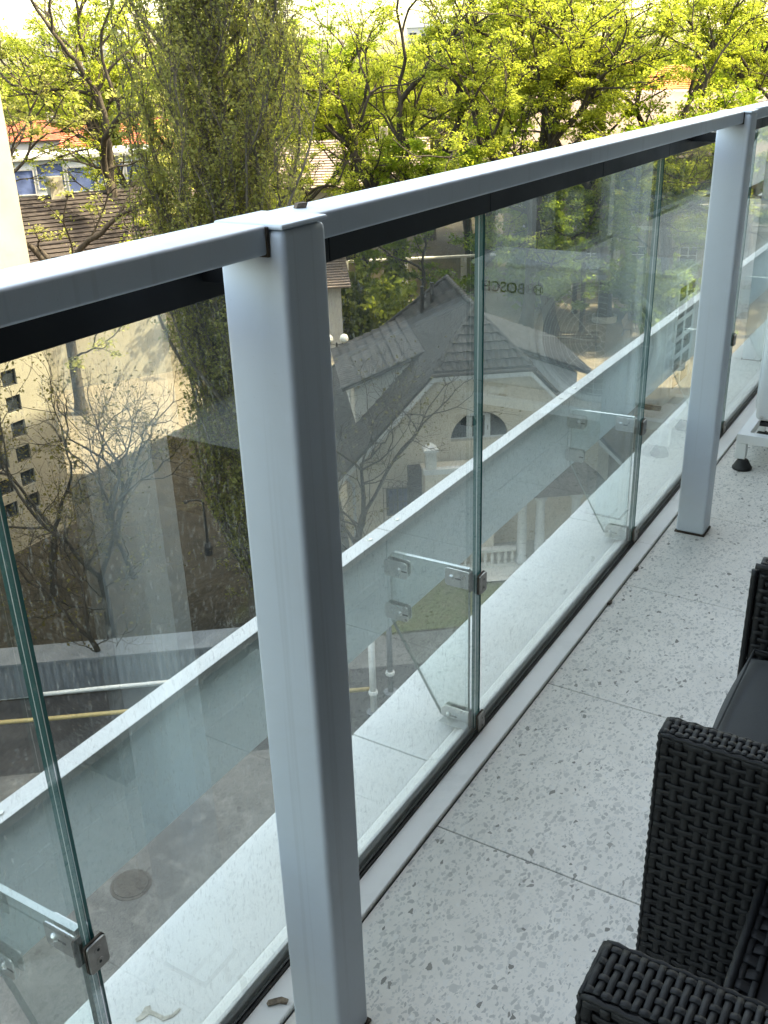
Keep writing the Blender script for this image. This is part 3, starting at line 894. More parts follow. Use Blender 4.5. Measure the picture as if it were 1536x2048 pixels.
# far armchair, facing the railing
ch = thing('armchair', 'black woven rattan armchair with grey seat cushion, standing farther from the camera', 'armchair', (0.1, 1.48, 0))
wicker_arm(ch, -0.284, 0.40, 1.170, 1.217, 0.035, 0.600, -1, full=False)
far = part('armrest', rattan_in, ch, lambda m: m.box(-0.272, 1.756, 0.035, 0.40, 1.792, 0.594), bevel=0.006)
weave(far, (-0.272, 1.750, 0.30), (1, 0, 0), (0, 0, 1), (0, -1, 0), 0.5, 0.288, 0.0195, 0.0150, 0.0118, 0.0092)
weave(far, (-0.278, 1.756, 0.035), (0, 1, 0), (0, 0, 1), (-1, 0, 0), 0.036, 0.553, 0.0165, 0.0150, 0.0118, 0.0092)
weave(far, (-0.272, 1.754, 0.600), (1, 0, 0), (0, 1, 0), (0, 0, 1), 0.5, 0.04, 0.0125, 0.0145, 0.0108, 0.0085)
part('edge_binding', rattan, far, lambda m: (m.tube([(-0.277, 1.753, 0.035 + i * 0.0113 ) for i in range(50)], [0.0062 + (0.0006 if i % 2 else 0) for i in range(50)], 8), m.tube([(-0.277 + i * 0.0136, 1.753, 0.597) for i in range(50)], 0.0062, 8)), smooth=True)
seat = part('seat_base', rattan_in, ch, lambda m: m.box(-0.255, 1.2235, 0.10, 0.40, 1.7495, 0.345), bevel=0.006)
weave(seat, (-0.258, 1.225, 0.10), (0, 1, 0), (0, 0, 1), (-1, 0, 0), 0.52, 0.24, 0.0195, 0.0150, 0.0118, 0.0092)
part('backrest', rattan, ch, lambda m: m.prism([(0.30, 1.217, 0.345), (0.41, 1.217, 0.345), (0.48, 1.217, 0.83), (0.42, 1.217, 0.83)], (0, 0.533, 0)), bevel=0.02)


def cushion(name, label, x0, x1, y0, y1, z0, z1):
    nx, ny = 28, 24
    V = []; F = []
    def prof(a): return (1 - abs(2 * a - 1) ** 7)
    for s in (1, -1):
        for i in range(nx + 1):
            for j in range(ny + 1):
                a, b = i / nx, j / ny
                q = max(0.0, prof(a) * prof(b)) ** 0.5
                zc = (z0 + z1) / 2
                z = zc + s * (0.010 + ((z1 - z0) / 2 - 0.010 + 0.012 * math.sin(math.pi * a) * math.sin(math.pi * b)) * q)
                z += 0.0015 * math.sin(9 * a + 4 * b) * q
                V.append((x0 + (x1 - x0) * a + 0.004 * math.sin(7 * b), y0 + (y1 - y0) * b, z))
    K = (nx + 1) * (ny + 1)
    for i in range(nx):
        for j in range(ny):
            a = i * (ny + 1) + j
            F.append((a, a + ny + 1, a + ny + 2, a + 1)); F.append((K + a, K + a + 1, K + a + ny + 2, K + a + ny + 1))
    ring = [i * (ny + 1) for i in range(nx + 1)] + [nx * (ny + 1) + j for j in range(1, ny + 1)] + [i * (ny + 1) + ny for i in range(nx - 1, -1, -1)] + [j for j in range(ny - 1, 0, -1)]
    for p, q in zip(ring, ring[1:] + ring[:1]): F.append((p, q, K + q, K + p))
    t = thing(name, label, 'cushion', ((x0 + x1) / 2, (y0 + y1) / 2, z0))
    m = MB(); m.add(V, F); m.build('cover', fabric, t, smooth=True)
    e = 0.012
    def pipe(m):
        path = []
        P4 = [(x0 + e, y0 + e), (x1 - e, y0 + e), (x1 - e, y1 - e), (x0 + e, y1 - e)]
        for k in range(4):
            (ax, ay), (bx, by) = P4[k], P4[(k + 1) % 4]
            for i in range(12): path.append((ax + (bx - ax) * i / 12, ay + (by - ay) * i / 12, z1 - 0.004))
        path.append(path[0])
        m.tube(path, 0.0022, 6, cap=False)
    part('piping', fabric, t, pipe, smooth=True)
    return t


cushion('seat_cushion', 'charcoal grey fabric cushion on the seat of the far woven armchair', -0.268, 0.30, 1.222, 1.750, 0.350, 0.432)

# near armchair: only its thick arm reaches into the picture
ch2 = thing('armchair', 'black woven rattan armchair nearest the camera, its thick arm at the bottom corner', 'armchair', (0.14, 0.45, 0))
wicker_arm(ch2, -0.226, 0.46, 0.706, 0.788, 0.035, 0.600, -1, full=True, top_cols=0.0165)
part('seat_base', rattan, ch2, lambda m: m.box(-0.20, 0.13, 0.10, 0.46, 0.703, 0.345), bevel=0.01)
part('armrest', rattan, ch2, lambda m: m.box(-0.226, 0.045, 0.035, 0.46, 0.125, 0.600), bevel=0.012)
part('backrest', rattan, ch2, lambda m: m.prism([(0.36, 0.126, 0.345), (0.46, 0.126, 0.345), (0.53, 0.126, 0.83), (0.47, 0.126, 0.83)], (0, 0.575, 0)), bevel=0.02)

# low table between the two chairs
tb = thing('side_table', 'low black rattan table with a panelled top, between the two armchairs', 'table', (0.15, 0.98, 0))
ZTB = 0.42
part('table_body', rattan_in, tb, lambda m: m.box(-0.105, 0.805, 0.03, 0.42, 1.150, ZTB - 0.03), bevel=0.004)
rim = part('table_rim', rattan_in, tb, lambda m: m.box(-0.113, 0.798, ZTB - 0.045, 0.425, 1.157, ZTB - 0.010), bevel=0.006)
weave(rim, (-0.113, 0.80, ZTB - 0.006), (0, 1, 0), (1, 0, 0), (0, 0, 1), 0.355, 0.036, 0.0215, 0.012, 0.0175, 0.0085, 0.0014, 0.0028)
weave(rim, (-0.115, 0.80, 0.03), (0, 1, 0), (0, 0, 1), (-1, 0, 0), 0.355, 0.37, 0.0195, 0.0150, 0.0118, 0.0092)
part('edge_binding', rattan, rim, lambda m: m.tube([(-0.114 + (0.0008 if i % 2 else 0), 0.80 + i * 0.0118, ZTB - 0.005) for i in range(31)], [0.0062 + (0.0007 if i % 3 == 0 else 0) for i in range(31)], 8), smooth=True)
for i in range(3):
    for j in range(6):
        x0 = -0.068 + i * 0.165 - (0.08 if j % 2 else 0); y0 = 0.806 + j * 0.0575
        xa, xb = max(-0.066, x0), min(0.42, x0 + 0.161)
        if xb - xa < 0.02: continue
        part('top_panel', rattan, tb, lambda m: m.prism([(px, py, ZTB - 0.014) for px, py in rrect((xa + xb) / 2, y0 + 0.0275, (xb - xa) / 2, 0.0272, 0.005)], (0, 0, 0.010)), bevel=0.0012)
part('top_tray', rattan_in, tb, lambda m: m.box(-0.0705, 0.803, ZTB - 0.030, 0.424, 1.152, ZTB - 0.0145))

# ================================================================== air conditioner and its stand
AX0, AX1, AYF, AYB, AZ0, AZ1 = -0.685, 0.180, 3.800, 4.125, 0.178, 0.705
ac = thing('air_conditioner', 'white outdoor air conditioning unit standing on the balcony behind the far post', 'air conditioner', (-0.25, 3.96, AZ0))
body = part('casing', ac_white, ac, lambda m: m.box(AX0 + 0.004, AYF, AZ0, AX1, AYB, AZ1), bevel=0.022, seg=4)
body.data.shade_smooth()
part('lid', ac_white, ac, lambda m: m.box(AX0 - 0.003, AYF - 0.006, AZ1 - 0.012, AX1 + 0.005, AYB + 0.005, AZ1 + 0.006), bevel=0.006, seg=3)
FC = (-0.385, AYF, 0.425)
ring = part('fan_ring', ac_white, ac, lambda m: m.lathe((FC[0], AYF - 0.001, FC[2]), [(0.262, 0.0), (0.262, -0.012), (0.250, -0.016), (0.236, -0.012), (0.236, 0.0)], 48, axis='Y'), smooth=True)
part('fan_cavity', facade_grey, ac, lambda m: m.lathe((FC[0], AYF - 0.002, FC[2]), [(0.236, 0.0), (0.236, -0.002)], 48, axis='Y'))
def blades(m):
    for k in range(3):
        a0 = R(120 * k + 15); P = []
        for r, w in ((0.05, 0.35), (0.13, 0.75), (0.215, 0.55)):
            P.append([(FC[0] + r * math.cos(a0 + s * w / 1.2), AYF - 0.0042 - 0.003 * (s + 1) / 2, FC[2] + r * math.sin(a0 + s * w / 1.2)) for s in (-1, 0, 1)])
        flat = [p for row in P for p in row]
        m.add(flat, [(r * 3 + c, r * 3 + c + 1, r * 3 + c + 4, r * 3 + c + 3) for r in range(2) for c in range(2)])
part('fan_blades', facade_grey, ac, blades)
def grille(m):
    for k in range(1, 11): 
        r = 0.0225 * k
        m.tube([(FC[0] + r * math.cos(q), AYF - 0.013, FC[2] + r * math.sin(q)) for q in [2 * math.pi * i / 40 for i in range(41)]], 0.0016, 4, cap=False)
    for k in range(8):
        q = math.pi * k / 4
        m.tube([(FC[0] + 0.02 * math.cos(q), AYF - 0.0145, FC[2] + 0.02 * math.sin(q)), (FC[0] + 0.238 * math.cos(q), AYF - 0.0145, FC[2] + 0.238 * math.sin(q))], 0.0022, 5)
part('fan_guard', ac_white, ac, grille)
# coil openings on the end that faces the glass
part('coil', ac_dark, ac, lambda m: m.box(AX0 + 0.001, AYF + 0.045, AZ0 + 0.05, AX0 + 0.0035, AYB - 0.03, AZ1 - 0.05))
gr = part('coil_frame', ac_white, ac, lambda m: (m.box(AX0 - 0.004, AYF + 0.035, AZ0 + 0.04, AX0 + 0.003, AYF + 0.055, AZ1 - 0.04), m.box(AX0 - 0.004, AYB - 0.045, AZ0 + 0.04, AX0 + 0.003, AYB - 0.025, AZ1 - 0.04), m.box(AX0 - 0.004, (AYF + AYB) / 2 - 0.006, AZ0 + 0.04, AX0 + 0.0031, (AYF + AYB) / 2 + 0.006, AZ1 - 0.04)), bevel=0.002)
for k in range(7):
    zz = AZ0 + 0.04 + k * 0.0712
    part('coil_bar', ac_white, gr, lambda m: m.box(AX0 - 0.0036, AYF + 0.036, zz, AX0 + 0.0028, AYB - 0.026, zz + 0.018), bevel=0.002)


def lettering(txt, size, loc, parent, mat):
    cu = bpy.data.curves.new('lettering', 'FONT'); cu.body = txt; cu.size = size; cu.align_x = 'LEFT'; cu.extrude = 0.0004; cu.offset = size * 0.012
    tmp = bpy.data.objects.new('tmp', cu); COL.objects.link(tmp)
    dg = bpy.context.evaluated_depsgraph_get(); dg.update()
    me_ = bpy.data.meshes.new_from_object(tmp.evaluated_get(dg)); bpy.data.objects.remove(tmp)
    me_.materials.clear(); me_.materials.append(mat); me_.name = 'lettering'
    o = bpy.data.objects.new('lettering', me_); link(o, parent)
    o.location = Vector(loc) - ORI[parent]; o.rotation_euler = (R(90), 0, 0)
    return o


lettering('BOSCH', 0.062, (-0.065, AYF - 0.0025, 0.585), ac, print_black)
def emblem(m):
    c = (-0.122, AYF - 0.0008, 0.606)
    m.tube([(c[0] + 0.020 * math.cos(q), c[1] - 0.0005, c[2] + 0.020 * math.sin(q)) for q in [2 * math.pi * i / 32 for i in range(33)]], 0.0017, 6, cap=False)
    m.box(c[0] - 0.011, c[1] - 0.001, c[2] - 0.003, c[0] + 0.011, c[1], c[2] + 0.003)
    for s in (-1, 1): m.box(c[0] + s * 0.0095 - 0.003, c[1] - 0.0011, c[2] - 0.0125, c[0] + s * 0.0095 + 0.003, c[1] - 0.0001, c[2] + 0.0125)
part('emblem', print_black, ac, emblem)
part('mounting_foot', steel, ac, lambda m: (m.box(-0.60, AYF + 0.01, AZ0 - 0.012, -0.52, AYF + 0.05, AZ0 - 0.001), m.box(0.02, AYF + 0.01, AZ0 - 0.012, 0.10, AYF + 0.05, AZ0 - 0.001)))
part('casing_screw', steel, ac, lambda m: m.lathe((-0.655, AYF - 0.0005, 0.196), [(0.006, 0.0), (0.006, -0.003), (0.003, -0.0035)], 12, axis='Y'))
part('service_valve', rubber, ac, lambda m: (m.box(-0.66, AYF + 0.005, AZ0 - 0.018, -0.60, AYF + 0.035, AZ0 - 0.002), m.tube([(-0.60, AYF + 0.02, AZ0 - 0.010), (-0.45, AYF + 0.03, AZ0 - 0.010)], 0.008, 8)))

st = thing('equipment_stand', 'white metal stand on rubber feet carrying the air conditioner', 'stand', (-0.3, 3.93, 0))
part('front_rail', white_metal, st, lambda m: m.box(-0.725, 3.735, 0.104, 0.18, 3.775, 0.140), bevel=0.002)
part('rear_rail', white_metal, st, lambda m: m.box(-0.725, 4.085, 0.104, 0.18, 4.125, 0.140), bevel=0.002)
for x in (-0.56, 0.06):
    part('cross_bar', white_metal, st, lambda m: m.box(x - 0.02, 3.776, 0.141, x + 0.02, 4.13, 0.1655), bevel=0.002)
part('end_rail', white_metal, st, lambda m: m.box(-0.725, 3.7755, 0.105, -0.685, 4.0845, 0.139), bevel=0.002)
for x in (-0.705, 0.155):
    for y in (3.755, 4.105):
        lg = part('leg', white_metal, st, lambda m: m.box(x - 0.0195, y - 0.0195, 0.040, x + 0.0195, y + 0.0195, 0.1035), bevel=0.002)
        part('rubber_foot', rubber, lg, lambda m: m.lathe((x + 0.012, y - 0.012, 0.0), [(0.036, 0.0), (0.037, 0.008), (0.034, 0.012), (0.024, 0.030), (0.020, 0.037), (0.010, 0.0395)], 24), smooth=True)
# ================================================================== neighbouring buildings
def window(parent, c, U, N, w, h, frame=white_trim, pane=pane_dark, bars=1, t=0.05, sill=None, cross=False):
    """framed window, c = centre on the wall face"""
    c, U, N = Vector(c), Vector(U), Vector(N); V = Vector((0, 0, 1))
    f = 0.055 * max(0.6, min(1.4, w))
    m = MB()
    m.obox(c + U * (w / 2 - f / 2), U, V, N, f / 2, h / 2, t / 2); m.obox(c - U * (w / 2 - f / 2), U, V, N, f / 2, h / 2, t / 2)
    m.obox(c + V * (h / 2 - f / 2), U, V, N, w / 2 - f, f / 2, t / 2 - 0.002); m.obox(c - V * (h / 2 - f / 2), U, V, N, w / 2 - f, f / 2, t / 2 - 0.002)
    for k in range(bars):
        m.obox(c + U * (w * ((k + 1) / (bars + 1) - 0.5)), U, V, N, f / 2, h / 2 - f, t / 2 - 0.004)
    if cross: m.obox(c + V * (h * 0.18), U, V, N, w / 2 - f, f / 2.4, t / 2 - 0.006)
    o = m.build('window', frame, parent)
    mp = MB(); mp.obox(c - N * 0.02, U, V, N, w / 2 - f * 0.5, h / 2 - f * 0.5, 0.004); mp.build('pane', pane, o)
    if sill:
        ms = MB(); ms.obox(c - V * (h / 2 + 0.04) + N * 0.05, U, V, N, w / 2 + 0.08, 0.035, 0.09); ms.build('sill', sill, o)
    return o


# --- cream building at the left, its long side facing the balcony
cb = thing('cream_building', 'cream rendered building at left with columns of small square windows', 'building', (-26.4, 10, ZG))
WH = []
for y in (19.85, 18.95, 15.6, 14.7, 11.0):
    for k in range(6): WH.append((y, -11.7 + 0.862 * k))
holes = [rect(y - 0.285, z - 0.265 - ZG, y + 0.285, z + 0.265 - ZG) for y, z in WH]
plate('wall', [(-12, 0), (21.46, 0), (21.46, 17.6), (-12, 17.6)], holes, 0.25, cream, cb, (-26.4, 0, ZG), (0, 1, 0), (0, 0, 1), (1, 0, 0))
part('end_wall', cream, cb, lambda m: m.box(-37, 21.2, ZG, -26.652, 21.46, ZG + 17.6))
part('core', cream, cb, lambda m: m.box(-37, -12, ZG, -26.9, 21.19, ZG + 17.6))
part('roof', roof_brown, cb, lambda m: m.box(-37.3, -12.3, ZG + 17.605, -26.1, 21.75, ZG + 17.9))
for y, z in WH:
    if y > 14: window(cb, (-26.50, y, z), (0, 1, 0), (1, 0, 0), 0.58, 0.54, frame=dark_iron, bars=0, t=0.06, sill=None)

# --- gabled house in the courtyard
hs = thing('tiled_house', 'pale courtyard house with grey tiled half-hipped roof and arched gable window', 'house', tuple(S(0, 5, ZG)))
SL = 1.05
ZR = -5.5
def rz(u): return ZR - SL * abs(u)
ARC = [(0.93 * math.cos(R(a)), 3.78 + 0.93 * math.sin(R(a))) for a in range(0, 181, 9)]
DH = [rect(-3.02, 1.36, -2.28, 2.34)]
front = plate('front_wall', [(-4.25, 0), (4.25, 0), (4.25, rz(4.25) - ZG - 0.12), (1.5, rz(1.5) - ZG - 0.12), (-1.5, rz(1.5) - ZG - 0.12), (-4.25, rz(4.25) - ZG - 0.12)], [ARC] + DH, 0.28, house_wall, hs, S(0, 0.35, ZG), EU, EZ, -EV)
part('body', house_wall, hs, lambda m: m.prism([S(u, 0.64, z) for u, z in ((-4.2, ZG), (4.2, ZG), (4.2, rz(4.2) - 0.15), (1.6, rz(1.6) - 0.15), (-1.6, rz(1.6) - 0.15), (-4.2, rz(4.2) - 0.15))], EV * 5.3))
part('rear_body', house_wall, hs, lambda m: m.prism([S(u, 5.95, ZG) for u in (-4.2, 4.2)] + [S(4.2, 5.95, rz(4.2) - 0.15), S(-4.2, 5.95, rz(4.2) - 0.15)], EV * 4.4))
aw = MB()
gl_ = [(0.93 * math.cos(R(a)), 0.93 * math.sin(R(a))) for a in range(0, 181, 6)]
aw.prism([S(a, 0.60, ZG + 3.78 + b) for a, b in gl_], EV * 0.02)
awo = aw.build('arched_window', pane_dark, hs)
def awf(m):
    pts = [(0.93 * math.cos(R(a)), 0.93 * math.sin(R(a))) for a in range(0, 181, 9)]
    for s in (-0.33, 0.33):
        hh = math.sqrt(0.93 ** 2 - s * s)
        m.obox(S(s, 0.575, ZG + 3.78 + hh / 2 - 0.03), EU, EZ, EV, 0.05, hh / 2 - 0.005, 0.02)
    m.obox(S(0, 0.573, ZG + 3.76), EU, EZ, EV, 0.92, 0.05, 0.021)
    m.obox(S(0, 0.571, ZG + 3.78 + 0.78), EU, EZ, EV, 0.33, 0.045, 0.018)
    m.obox(S(-0.24, 0.568, ZG + 3.78 + 0.38), EU, EZ, EV, 0.04, 0.34, 0.015); m.obox(S(0.24, 0.568, ZG + 3.78 + 0.38), EU, EZ, EV, 0.04, 0.34, 0.015)
part('window_frame', white_trim, awo, awf)
part('window_handle', dark_iron, awo, lambda m: m.obox(S(0.29, 0.545, ZG + 4.1), EU, EZ, EV, 0.012, 0.07, 0.012))
window(hs, S(-2.65, 0.42, -11.35), EU, -EV, 0.72, 0.96, frame=dark_iron, pane=pane_blue, bars=1, t=0.05)
# wrought-iron guard of the small window
def guard(m):
    for k in range(7): m.tube([S(-3.12 + k * 0.157, 0.26, -11.95), S(-3.12 + k * 0.157, 0.26, -10.72)], 0.012, 5)
    for z in (-11.9, -11.3, -10.8): m.tube([S(-3.14, 0.26, z), S(-2.16, 0.26, z)], 0.012, 5)
    for q in (-0.22, 0.0, 0.22): m.tube([S(-2.65 + q + 0.09 * math.cos(a), 0.26, -10.68 + 0.09 * math.sin(a)) for a in np.linspace(0, 2 * math.pi, 13)], 0.010, 4, cap=False)
part('window_guard', dark_iron, hs, guard)
part('downpipe', facade_grey, hs, lambda m: m.tube([S(-4.05, 0.28, ZG), S(-4.05, 0.28, -10.6), S(-4.25, 0.10, -10.3)], 0.05, 8))
# annex with parapet in front, its dark gap and pedestal
part('annex', house_wall, hs, lambda m: m.prism([S(-1.95, -0.95, ZG), S(0.2, -0.95, ZG), S(0.2, 0.06, ZG), S(-1.95, 0.06, ZG)], (0, 0, 3.25)))
part('parapet', white_trim, hs, lambda m: m.prism([S(-2.0, -1.0, ZG + 3.26), S(0.25, -1.0, ZG + 3.26), S(0.25, -0.78, ZG + 3.26), S(-2.0, -0.78, ZG + 3.26)], (0, 0, 0.16)))
pd = part('pedestal', cast_stone, hs, lambda m: m.prism([S(-1.92, -0.96, ZG + 3.43), S(-1.60, -0.96, ZG + 3.43), S(-1.60, -0.66, ZG + 3.43), S(-1.92, -0.66, ZG + 3.43)], (0, 0, 0.55)))
part('pedestal_cap', white_trim, pd, lambda m: m.add([S(-1.98, -1.02, ZG + 3.99), S(-1.54, -1.02, ZG + 3.99), S(-1.54, -0.6, ZG + 3.99), S(-1.98, -0.6, ZG + 3.99), S(-1.76, -0.81, ZG + 4.25), S(-1.98, -1.02, ZG + 4.06), S(-1.54, -1.02, ZG + 4.06), S(-1.54, -0.6, ZG + 4.06), S(-1.98, -0.6, ZG + 4.06)], [(3, 2, 1, 0), (0, 1, 6, 5), (1, 2, 7, 6), (2, 3, 8, 7), (3, 0, 5, 8), (5, 6, 4), (6, 7, 4), (7, 8, 4), (8, 5, 4)]))
part('gap_shade', roof_brown, hs, lambda m: m.prism([S(-2.36, -0.35, ZG), S(-1.97, -0.35, ZG), S(-1.97, 0.06, ZG), S(-2.36, 0.06, ZG)], (0, 0, 3.22)))  # solid block, its dark colour stands in for the shade of the gap
# porch: columns, beam and small tiled roof
for k, u in enumerate((1.05, 1.62, 2.75, 3.3)):
    cl = part('column', white_trim, hs, lambda m: m.lathe(S(u, -1.15, ZG + 0.1), [(0.20, 0.0), (0.20, 0.14), (0.15, 0.18), (0.155, 0.9), (0.13, 2.08), (0.19, 2.14), (0.19, 2.26)], 20), smooth=False)
    cl.data.shade_smooth()
part('porch_beam', white_trim, hs, lambda m: m.prism([S(0.8, -1.32, ZG + 2.365), S(3.6, -1.32, ZG + 2.365), S(3.6, -0.98, ZG + 2.365), S(0.8, -0.98, ZG + 2.365)], (0, 0, 0.13)))
part('porch_roof', tile_grey, hs, lambda m: m.add([S(0.6, -1.6, ZG + 2.5), S(3.8, -1.6, ZG + 2.5), S(3.8, 0.05, ZG + 2.5), S(0.6, 0.05, ZG + 2.5), S(1.5, 0.05, ZG + 3.25), S(2.9, 0.05, ZG + 3.25)], [(3, 2, 1, 0), (0, 1, 5, 4), (1, 2, 5), (2, 3, 4, 5), (3, 0, 4)]))
# balustrade between terrace and porch
bl = thing('balustrade', 'pale cast balustrade in front of the courtyard house porch', 'balustrade', tuple(S(0.1, -1.3, ZG)))
part('base_rail', cast_stone, bl, lambda m: m.prism([S(-1.1, -1.33, ZG + 0.1), S(0.83, -1.33, ZG + 0.1), S(0.83, -1.11, ZG + 0.1), S(-1.1, -1.11, ZG + 0.1)], (0, 0, 0.10)))
part('top_rail', cast_stone, bl, lambda m: m.prism([S(-1.1, -1.34, ZG + 0.64), S(0.83, -1.34, ZG + 0.64), S(0.83, -1.10, ZG + 0.64), S(-1.1, -1.10, ZG + 0.64)], (0, 0, 0.09)))
for k in range(9):
    o = part('baluster', cast_stone, bl, lambda m: m.lathe(S(-0.98 + k * 0.215, -1.22, ZG + 0.2), [(0.06, 0.0), (0.06, 0.04), (0.035, 0.07), (0.075, 0.17), (0.06, 0.25), (0.03, 0.34), (0.055, 0.39), (0.055, 0.44)], 12))
    o.data.shade_smooth()

# roof: boarding plus courses of tiles
roof = part('roof', roof_gap, hs, lambda m: (
    m.prism([S(-4.6, -0.02, rz(4.6)), S(-4.6, 10.7, rz(4.6)), S(0, 6.1, ZR), S(0, 1.39, ZR), S(-1.45, 0, rz(1.45))], (0, 0, -0.10)),
    m.prism([S(4.6, -0.02, rz(4.6)), S(4.6, 10.7, rz(4.6)), S(0, 6.1, ZR), S(0, 1.39, ZR), S(1.45, 0, rz(1.45))], (0, 0, -0.10)),
    m.prism([S(-4.6, 10.7, rz(4.6)), S(4.6, 10.7, rz(4.6)), S(0, 6.1, ZR)], (0, 0, -0.10)),
    m.prism([S(-1.45, 0, rz(1.45)), S(1.45, 0, rz(1.45)), S(0, 1.39, ZR)], (0, 0, -0.10))))
def course(m, P0, P1, Q1, Q0, nrm, lift0=0.060, lift1=0.006):
    """one tile course: lower edge P0-P1 lifted, upper edge Q0-Q1 tucked under"""
    n = Vector(nrm)
    a, b, c, d = [Vector(x) for x in (P0, P1, Q1, Q0)]
    k = max(1, int((b - a).length / 0.22)); 
    top = []; 
    for i in range(2 * k + 1):
        f = i / (2 * k)
        w = 0.014 if i % 2 else 0.0
        top.append((a.lerp(b, f) + n * (lift0 + w), d.lerp(c, f) + n * (lift1 + w)))
    V = []; F = []
    for p, q in top: V += [p, q, p - n * 0.045]
    for i in range(len(top) - 1):
        A = i * 3; B = A + 3
        F += [(A, B, B + 1, A + 1), (A + 2, B + 2, B, A)]
    m.add(V, F)
cosr = 1 / math.sqrt(1 + SL * SL)
NC = 20
for s in (-1, 1):
    nrm = (EU * s * SL + EZ) * cosr
    for k in range(NC):
        u0 = 4.62 - 4.62 * k / NC; u1 = 4.62 - 4.62 * (k + 1.06) / NC; u1 = max(u1, 0.0)
        def vr(u):
            vf = 0.0 if u > 1.45 else 1.39 * (1.45 - u) / 1.45
            vb = 6.1 + u
            return vf - 0.05 if u > 1.45 else vf, vb
        a, b = vr(u0), vr(u1)
        part('tile_course', tile_slope, roof, lambda m: course(m, S(s * u0, a[0], rz(u0)), S(s * u0, a[1], rz(u0)), S(s * u1, b[1], rz(u1)), S(s * u1, b[0], rz(u1)), nrm))
# half-hip: single pantiles, each its own piece
nh = (-EV * (1.45 * SL / 1.39) + EZ).normalized()
NR = 7
for r_ in range(NR):
    f0, f1 = r_ / NR, min(1, (r_ + 1.12) / NR)
    hw = 1.45 * (1 - f0) + 0.10
    nt = max(1, int(round(2 * hw / 0.27)))
    for i in range(nt):
        ua, ub = -hw + 2 * hw * i / nt, -hw + 2 * hw * (i + 1) / nt
        def til(m):
            P0 = S(ua, 1.39 * f0 - 0.06, rz(1.45) + (ZR - rz(1.45)) * f0); P1 = S(ub, 1.39 * f0 - 0.06, rz(1.45) + (ZR - rz(1.45)) * f0)
            hw1 = 1.45 * (1 - f1) + 0.04
            cl_ = lambda u: max(-hw1, min(hw1, u))
            Q0 = S(cl_(ua), 1.39 * f1, rz(1.45) + (ZR - rz(1.45)) * f1); Q1 = S(cl_(ub), 1.39 * f1, rz(1.45) + (ZR - rz(1.45)) * f1)
            V = []; F = []
            for j, (f, w) in enumerate(((0, 0.0), (0.22, 0.035), (0.5, 0.045), (0.72, 0.01), (1, 0.0))):
                p = P0.lerp(P1, f); q = Q0.lerp(Q1, f)
                V += [p + nh * (0.065 + w), q + nh * (0.015 + w * 0.8), p + nh * (0.02 + w)]
            for j in range(4):
                A = j * 3; B = A + 3
                F += [(A, B, B + 1, A + 1), (A + 2, B + 2, B, A)]
            m.add(V, F)
        part('roof_tile', tile_grey, roof, til)
def caps(m, A, B, n=16, r=0.085):
    A, B = Vector(A), Vector(B)
    for i in range(n):
        p, q = A.lerp(B, i / n), A.lerp(B, (i + 1.15) / n)
        m.tube([p, q], [r * 1.08, r * 0.92], 10)
part('ridge_caps', tile_grey, roof, lambda m: (caps(m, S(0, 1.39, ZR + 0.05), S(0, 6.1, ZR + 0.05), 15), caps(m, S(-1.47, -0.02, rz(1.45) + 0.05), S(0, 1.39, ZR + 0.05), 7), caps(m, S(1.47, -0.02, rz(1.45) + 0.05), S(0, 1.39, ZR + 0.05), 7), caps(m, S(-4.6, 10.7, rz(4.6) + 0.05), S(0, 6.1, ZR + 0.05), 18), caps(m, S(4.6, 10.7, rz(4.6) + 0.05), S(0, 6.1, ZR + 0.05), 18)))
part('verge_board', white_trim, roof, lambda m: [m.prism([S(s * 1.42, -0.06, rz(1.42) - 0.12), S(s * 4.62, -0.06, rz(4.62) - 0.12), S(s * 4.62, -0.06, rz(4.62) - 0.27), S(s * 1.42, -0.06, rz(1.42) - 0.27)], EV * 0.06) for s in (-1, 1)])
part('gutter', roof_brown, roof, lambda m: m.tube([S(-1.62, -0.16, rz(1.5) - 0.02), S(1.62, -0.16, rz(1.5) - 0.02)], 0.06, 8))
part('fascia', white_trim, roof, lambda m: m.prism([S(-1.5, -0.03, rz(1.5) - 0.12), S(1.5, -0.03, rz(1.5) - 0.12), S(1.5, -0.03, rz(1.5) - 0.26), S(-1.5, -0.03, rz(1.5) - 0.26)], EV * 0.05))
for s in (-1, 1):
    dm = part('dormer', white_trim, hs, lambda m: m.prism([S(s * 1.6, 2.42, -7.28), S(s * 3.72, 2.42, -8.10), S(s * 3.72, 2.42, rz(3.72) - 0.1), S(s * 1.6, 2.42, rz(1.6) - 0.12)], EV * 4.2))
    dr = part('dormer_roof', tile_grey, dm, lambda m: m.prism([S(s * 1.42, 2.12, -6.96), S(s * 4.12, 2.12, -8.02), S(s * 4.12, 2.12, -8.14), S(s * 1.42, 2.12, -7.08)], EV * 4.8))
    nd = (EU * s * 0.392 + EZ).normalized()
    for k in range(9):
        u0 = 4.14 - 2.72 * k / 9; u1 = max(1.42, 4.14 - 2.72 * (k + 1.08) / 9)
        zz = lambda u: -6.96 - (u - 1.42) * 0.3926
        part('tile_course', tile_grey, dr, lambda m: course(m, S(s * u0, 2.10, zz(u0)), S(s * u0, 6.94, zz(u0)), S(s * u1, 6.94, zz(u1)), S(s * u1, 2.10, zz(u1)), nd))
    window(dm, S(s * 3.73, 4.5, -8.75), EV, EU * s, 1.2, 0.8)
for u_, v, hgt in ((-0.98, 5.45, 0.95), (-0.66, 5.30, 0.75)):
    part('flue_pipe', dark_iron, hs, lambda m: m.tube([S(u_, v, rz(u_) - 0.2), S(u_, v, rz(u_) + hgt)], 0.07, 10))

